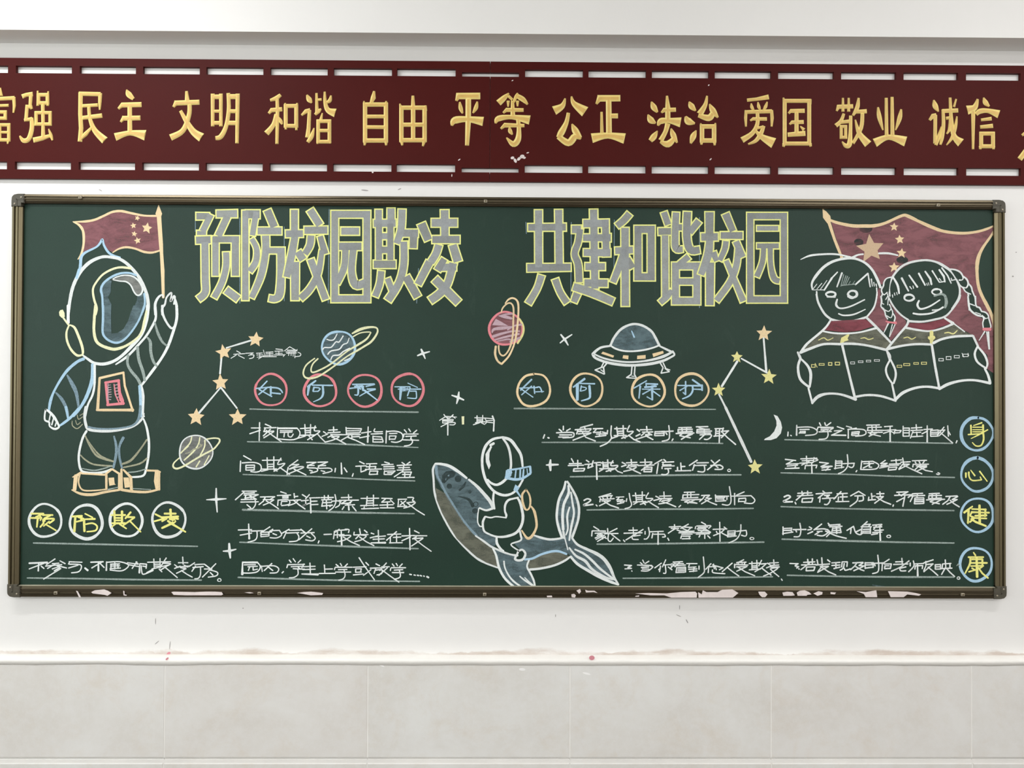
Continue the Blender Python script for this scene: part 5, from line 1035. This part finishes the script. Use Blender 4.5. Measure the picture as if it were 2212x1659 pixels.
BL = banner_thing('dark red slogan board above the blackboard, left of the seam, gold characters 富强 to 平', mbL)
BR = banner_thing('dark red slogan board above the blackboard, right of the seam, gold characters 等 to 诚信', mbR)
def carve(mb, P, y, join=(0, 0)):
    """raised letter stroke with bevelled flanks"""
    P = [(a, b, w_ * 1.13) for a, b, w_ in P]
    for (i, j, q) in ((0, 1, join[0]), (-1, -2, join[1])):
        if q:
            d = math.hypot(P[i][0]-P[j][0], P[i][1]-P[j][1]) or 1; e = 0.32 * P[i][2] / d
            P[i] = (P[i][0] + (P[i][0]-P[j][0])*e, P[i][1] + (P[i][1]-P[j][1])*e, P[i][2])
    L, R, P = ribbon(P, False, 0, 0.0); n = len(L); top = []; ti = []
    for (a, b) in zip(L, R):
        top.append((a[0]*0.72 + b[0]*0.28, a[1]*0.72 + b[1]*0.28)); ti.append((b[0]*0.72 + a[0]*0.28, b[1]*0.72 + a[1]*0.28))
    for seq in (top, ti):     # pull the plateau in at both ends
        for (i, j) in ((0, 1), (n - 1, n - 2)):
            d = math.hypot(seq[j][0]-seq[i][0], seq[j][1]-seq[i][1]) or 1; w_ = math.hypot(L[i][0]-R[i][0], L[i][1]-R[i][1]) * 0.25
            t = min(0.45, w_ / d); seq[i] = (seq[i][0] + (seq[j][0]-seq[i][0])*t, seq[i][1] + (seq[j][1]-seq[i][1])*t)
    h = 0.0026 + random.uniform(0, 0.00015)
    V = [on_plane(*q, y) for q in L] + [on_plane(*q, y - h) for q in top] + [on_plane(*q, y - h) for q in ti] + [on_plane(*q, y) for q in R]
    F = []
    for i in range(n - 1):
        for k in range(3): F.append((k*n + i, k*n + i + 1, (k+1)*n + i + 1, (k+1)*n + i))
    F += [(0, n, 2*n, 3*n), (n-1, 2*n-1, 3*n-1, 4*n-1)]
    mb.add(V, [f for i, f in enumerate(F[:-2]) if i % 3 == 1], 0); b = len(mb.v) - len(V)
    for i, f in enumerate(F):
        if i >= 3 * (n - 1) or i % 3 != 1: mb.f.append(tuple(b + q for q in f)); mb.m.append(1); mb.sh.append(1.0)
pen = Pen(YB1); ch = None
for line in BANNER.strip().split('\n'):
    if line[0] == '$': pen.crop(line[1:]); continue
    if line[0] == ':': ch = line[1:].split('|'); continue
    mb = MB()
    for t in line.split(';'):
        t = t.strip()
        if t[0] == 'B':
            x0, y0, x1, y1, w_ = map(float, t[1:].split(',')); e = w_ * 0.5
            for q in ((x0-e, y0, x1+e, y0), (x0-e, y1, x1+e, y1), (x0, y0-e, x0, y1+e), (x1, y0-e, x1, y1+e)):
                carve(mb, [(*pen.px(q[0], q[1]), w_*pen.s), (*pen.px(q[2], q[3]), w_*pen.s)], YB1)
            continue
        P = []
        for q in t.lstrip('~').split():
            a = [float(z) for z in q.split(',')]; P.append((*pen.px(a[0], a[1]), a[2] * pen.s))
        if t[0] == '~' and len(P) > 2: carve(mb, catmull(P), YB1)
        else:
            rs = [r for r in split_corners(P) if len(r) > 1]
            for ri, run in enumerate(rs): carve(mb, run, YB1, (ri > 0, ri < len(rs) - 1))
    mb.build('character', [M_GOLD, M_RIM], BL if ch[1] == 'L' else BR)
for par, pts in ((BR, [(1107, 341, 4, 3), (1113, 347, 3, 5), (1121, 343, 5, 3), (1128, 338, 5, 4), (1133, 341, 3, 2), (1140, 330, 3, 1.2)]), (BR, [(1107, 174, 2.2, 1), (1531, 184, 2, 1.2), (1535, 344, 3, 1.2)]), (BL, [(992, 345, 3, 1.2), (805, 372, 2, 2), (976, 379, 1, 3)])):
    for x, y, a, b in pts:
        pn = Pen(YB1 - 0.0002); mb = MB(); pn.fill(mb, blob(x, y, a, b, random.uniform(-0.8, 0.2)), 0); mb.build('paint_chip', M_FLAKE, par)

# ---------------------------------------------------------------- blackboard
YS = -0.012
board = bpy.data.objects.new('blackboard', None); COL.objects.link(board)
tag(board, 'large green blackboard in a bronze metal frame covered with chalk drawings and Chinese handwriting', 'blackboard')
YF = -0.026; k = (DIST + YF) / F_PX
BX0, BX1, BZ0, BZ1 = -1067.3*k, 1087.0*k, ZC - 445.1*k, ZC + 422.4*k
RW = 0.0300; RT = 0.0275; RB = 0.0325
mb = MB(); mb.box((BX0 + 0.012, YS, BZ0 + 0.012), (BX1 - 0.012, -0.002, BZ1 - 0.012)); mb.build('writing_surface', M_BOARD, board)
prof = [(0, 0.001), (0, 0.021), (0.07, 0.0245), (0.28, 0.026), (0.33, 0.0215), (0.43, 0.0215), (0.47, 0.0245), (0.60, 0.0250), (0.66, 0.0222), (0.72, 0.0222), (0.76, 0.0242), (0.96, 0.0200), (1.0, 0.0185), (1.0, 0.001)]
def rail(hor, pos, sgn, a, b, wdt):
    mb = MB()
    if hor: mb.prism([(pos + sgn * u * wdt, -d) for u, d in prof], a, b, lambda p, t: (t, p[1], p[0]))
    else: mb.prism([(pos + sgn * u * wdt, -d) for u, d in prof], a, b, lambda p, t: (p[0], p[1], t))
    o = mb.build('frame_rail', M_METALH if hor else M_METAL, board); return o
CR = 0.034
mb = MB(); mb.box((BX0 + RW, -0.0190, BZ0 + RB - 0.0004), (BX1 - RW, -0.0118, BZ0 + RB + 0.0012)); mb.build('chalk_dust_line', simple('settled_chalk_dust', (176, 172, 150), 0.9, var=0.18, scale=12), board)  # pale strip painting the highlight along the inner lip of the bottom rail
rail(True, BZ1, -1, BX0 + CR, BX1 - CR, RT); rail(True, BZ0, 1, BX0 + CR, BX1 - CR, RB)
rail(False, BX0, 1, BZ0 + CR, BZ1 - CR, RW); rail(False, BX1, -1, BZ0 + CR, BZ1 - CR, RW)
def corner(cx, cz, sx, sz, tz):
    # L-shaped cap: rounded outer corner
    r = 0.020; pts = [(0, CR + 0.004), (0, r)]
    for i in range(1, 7):
        a = math.pi/2 * i / 6; pts.append((r - r*math.cos(a), r - r*math.sin(a)))
    pts += [(CR + 0.004, 0), (CR + 0.004, tz), (RW, tz), (RW, CR + 0.004)]
    n = len(pts); mb = MB()
    ins = [(min(max(a, 0.002), CR + 0.002), min(max(b, 0.002), CR + 0.002)) for a, b in pts]
    ins[-3] = (CR + 0.002, tz - 0.001); ins[-2] = (RW - 0.001, tz - 0.001); ins[-1] = (RW - 0.001, CR + 0.002)
    def w3(p, y): return (cx + sx*p[0], y, cz + sz*p[1])
    vs = [w3(p, -0.001) for p in pts] + [w3(p, -0.0250) for p in pts] + [w3(p, -0.0272) for p in ins]
    fs = []
    for q in range(2):
        for i in range(n): fs.append((q*n + i, q*n + (i+1) % n, (q+1)*n + (i+1) % n, (q+1)*n + i))
    for t in tessellate_polygon([[Vector((a, b, 0)) for a, b in ins]]): fs.append(tuple(2*n + i for i in t))
    mb.add(vs, fs); o = mb.build('corner_cap', M_CORNER, board)
    m2 = MB()
    for p in ((0.011, CR - 0.004), (CR - 0.004, 0.011)): m2.cyl((cx + sx*p[0], cz + sz*p[1]), 0.0026, -0.027, -0.0285, 12, 0, 0.0008)
    m2.build('screw', M_SCREW, o)
    m3 = MB(); a = w3((0.017, CR + 0.002), -0.0270); b = w3((0.017, 0.017), -0.0270); c = w3((CR + 0.002, 0.017), -0.0270)
    for p, q in ((a, b), (b, c)):
        x0, x1 = sorted((p[0], q[0])); z0, z1 = sorted((p[2], q[2])); m3.box((x0 - 0.0012, -0.0283, z0 - 0.0012), (x1 + 0.0012, -0.0265, z1 + 0.0012))
    m3.build('rib', M_CORNER, o)
corner(BX0, BZ1, 1, -1, RT); corner(BX1, BZ1, -1, -1, RT); corner(BX0, BZ0, 1, 1, RB); corner(BX1, BZ0, -1, 1, RB)
def clip(px, py):
    c = on_plane(px, py, -0.027); mb = MB(); mb.box((c.x - 0.005, -0.0285, c.z - 0.0045), (c.x + 0.005, -0.020, c.z + 0.0045))
    o = bevel(mb.build('fixing_clip', M_SCREW, board), 0.0012); m2 = MB(); m2.cyl((c.x, c.z), 0.0024, -0.0285, -0.0296, 12); m2.build('screw', M_METAL, o)
for p in ((173, 426), (1049, 434.5), (2027, 443), (1047, 1284), (2080, 1284.5), (120, 1281), (560, 1282)): clip(*p)
# flaked white paint stuck to the bottom rail
FL = {
 'a': [(197, 1279), (205, 1275), (225, 1273), (233, 1276), (241, 1281), (238, 1283), (232, 1287), (226, 1285), (200, 1282)],
 'b': [(370, 1279), (375, 1278), (420, 1279), (444, 1278), (465, 1278), (479, 1279), (482, 1284), (478, 1286), (440, 1286), (400, 1286), (375, 1285)],
 'c': [(642, 1281), (655, 1279), (672, 1278), (690, 1280), (698, 1281), (696, 1285), (672, 1286), (655, 1283)],
 'd': [(528, 1280), (540, 1279), (548, 1281), (540, 1282)], 'e': [(266, 1276), (269, 1277), (269, 1284), (274, 1285), (273, 1287), (267, 1286)],
 'f': [(1181, 1287), (1192, 1286.5), (1193, 1290), (1182, 1290)], 'g': [(1234, 1284), (1240, 1282.5), (1244, 1286), (1242, 1291), (1235, 1290)],
 'h': [(1245, 1276), (1253, 1272), (1255, 1278), (1251, 1283), (1248, 1279)], 'i': [(1264, 1274), (1270, 1276), (1284, 1276), (1291, 1281), (1282, 1279), (1266, 1280)],
 'j': [(1372, 1282), (1400, 1281), (1440, 1282), (1470, 1279), (1502, 1278), (1506, 1282), (1505, 1291), (1450, 1291), (1435, 1286), (1405, 1286)],
 'k': [(1508, 1279), (1516, 1284), (1518, 1275), (1526, 1279), (1550, 1279), (1560, 1274), (1582, 1273), (1595, 1281), (1583, 1291), (1509, 1291)],
 'l': [(1638, 1278), (1652, 1278), (1658, 1284), (1653, 1290), (1646, 1290), (1640, 1284)], 'm': [(1690, 1280), (1700, 1278), (1712, 1279), (1717, 1286), (1710, 1287), (1692, 1287)],
 'n': [(1721, 1280), (1728, 1276), (1738, 1275), (1748, 1279), (1753, 1284), (1744, 1285), (1742, 1287), (1723, 1287)], 'o': [(1757, 1282), (1768, 1277), (1777, 1279), (1776, 1284), (1766, 1287)],
 'p': [(1794, 1279), (1806, 1280), (1803, 1284), (1794, 1283)], 'q': [(1850, 1277), (1870, 1279), (1893, 1275), (1895, 1290), (1870, 1290), (1866, 1283)],
 'r': [(1918, 1277), (1960, 1278), (1978, 1281), (1990, 1284), (1985, 1287), (1960, 1284), (1952, 1290), (1924, 1290)], 's': [(164, 1276), (168, 1277), (175, 1290), (171, 1291)], 't': [(1373, 1287), (1381, 1286), (1380, 1289), (1372, 1289)]}
for pts in FL.values():
    mb = MB(); n = len(pts); tri = [tuple(t) for t in tessellate_polygon([[Vector((a, b, 0)) for a, b in pts]])]
    mb.add([on_plane(a, b, -0.0272) for a, b in pts] + [on_plane(a, b, -0.0225) for a, b in pts], tri + [(i, (i+1) % n, n + (i+1) % n, n + i) for i in range(n)])
    mb.build('paint_flake', M_FLAKE, board)

# chalk headline: yellow outlined grey block characters
pen = Pen(YS - 0.0002); ch = None
for line in TITLE.strip().split('\n'):
    if line[0] == '$': pen.crop(line[1:]); continue
    if line[0] == ':': ch = line[1:]; continue
    ts = [t.strip() for t in line.split(';')]
    mb = MB(); base = (random.getstate())
    for t in ts:
        pen.stroke(mb, t, 0, 110, soft=False, grow=1.8, jit=0.02, shade=random.uniform(0.94, 1.03))
    edge = mb.build('title_character', chalk('title_edge'), board, True)
    mb = MB()
    order = list(ts); random.shuffle(order)
    for t in order:
        pen.stroke(mb, t, 0, 110, soft=False, grow=-1.0, jit=0.02, shade=random.choice((0.84, 0.93, 1.0, 1.05)))
    mb.build('grey_fill', chalk('title_fill'), edge, True)
# thin construction strokes left around the headline
pen = Pen(YS - 0.0001); mb = MB()
for a in ((422, 457, 422, 500), (518, 470, 518, 655), (614, 490, 614, 650), (711, 452, 709, 655), (904, 580, 900, 655), (1136, 480, 1137, 505), (1234, 480, 1233, 656), (1327, 475, 1326, 600), (1511, 470, 1511, 665)):
    pen.line(mb, [(a[0], a[1], 1.6), (a[2], a[3], 1.6)], 0, shade=0.85)
mb.build('guide_line', chalk('b'), board, True)

# chalk drawings and handwriting
COLS = set(CHALK_RGB) | {'k', 'b2'}
BASE = {'chalk_flag': 0.0002, 'chalk_whale': 0.0002, 'chalk_saucer': 0.0002}
part = None; sub = None; codes = []; mb = None; pen = None; head = None
def flush():
    """finish the mesh being collected; the first one of a drawing is the part itself, the later ones its children"""
    global mb, codes, part
    if mb is None or not mb.f: mb = MB(); codes = []; return
    mats = [M_BOARD if c == 'k' else chalk(c) for c in codes]
    if part is None:
        part = mb.build(head[0], mats, board, True); part['label'] = head[1]
    else: mb.build(sub or 'stroke', mats, part, True)
    mb = MB(); codes = []
def mi(c):
    c = 'B' if c == 'b2' else c
    if c not in codes: codes.append(c)
    return codes.index(c)
for blk in re.split(r'\n(?=@)', DRAW.strip()):
    lines = blk.split('\n'); nm, lb = lines[0][1:].split('|')
    y0 = YS - BASE.get(nm, 0.0007)
    keep = (pen.x0, pen.y0, pen.s) if pen else (0, 0, 1)
    pen = Pen(y0); pen.x0, pen.y0, pen.s = keep
    head = (nm, lb); part = None; sub = None; mb = MB(); codes = []; col = 'W'
    body = lines[1:]
    if nm == 'text_line':     # the ruled line is the part, each character a child
        i = body.index('>rule'); pre = [q for q in body[:i] if q[0] == '$']; body = pre + body[i:] + ['>character'] + [q for q in body[:i] if q[0] != '$']
    dw = 12.8 if nm == 'text_line' else 15.0
    for line in body:
        if not line.strip(): continue
        if line[0] == '$': pen.crop(line[1:]); continue
        if line[0] == '>': flush(); sub = line[1:].strip(); continue
        m = re.match(r'^([A-Za-z]2?)(?: |$)', line)
        if m and m.group(1) in COLS: col = m.group(1); line = line[len(col):]
        for ci, chunk in enumerate(line.split('/')):
            if ci: flush()
            for t in chunk.split(';'): 
                t = t.strip()
                if t: pen.stroke(mb, t, mi(col), dw)
    flush()
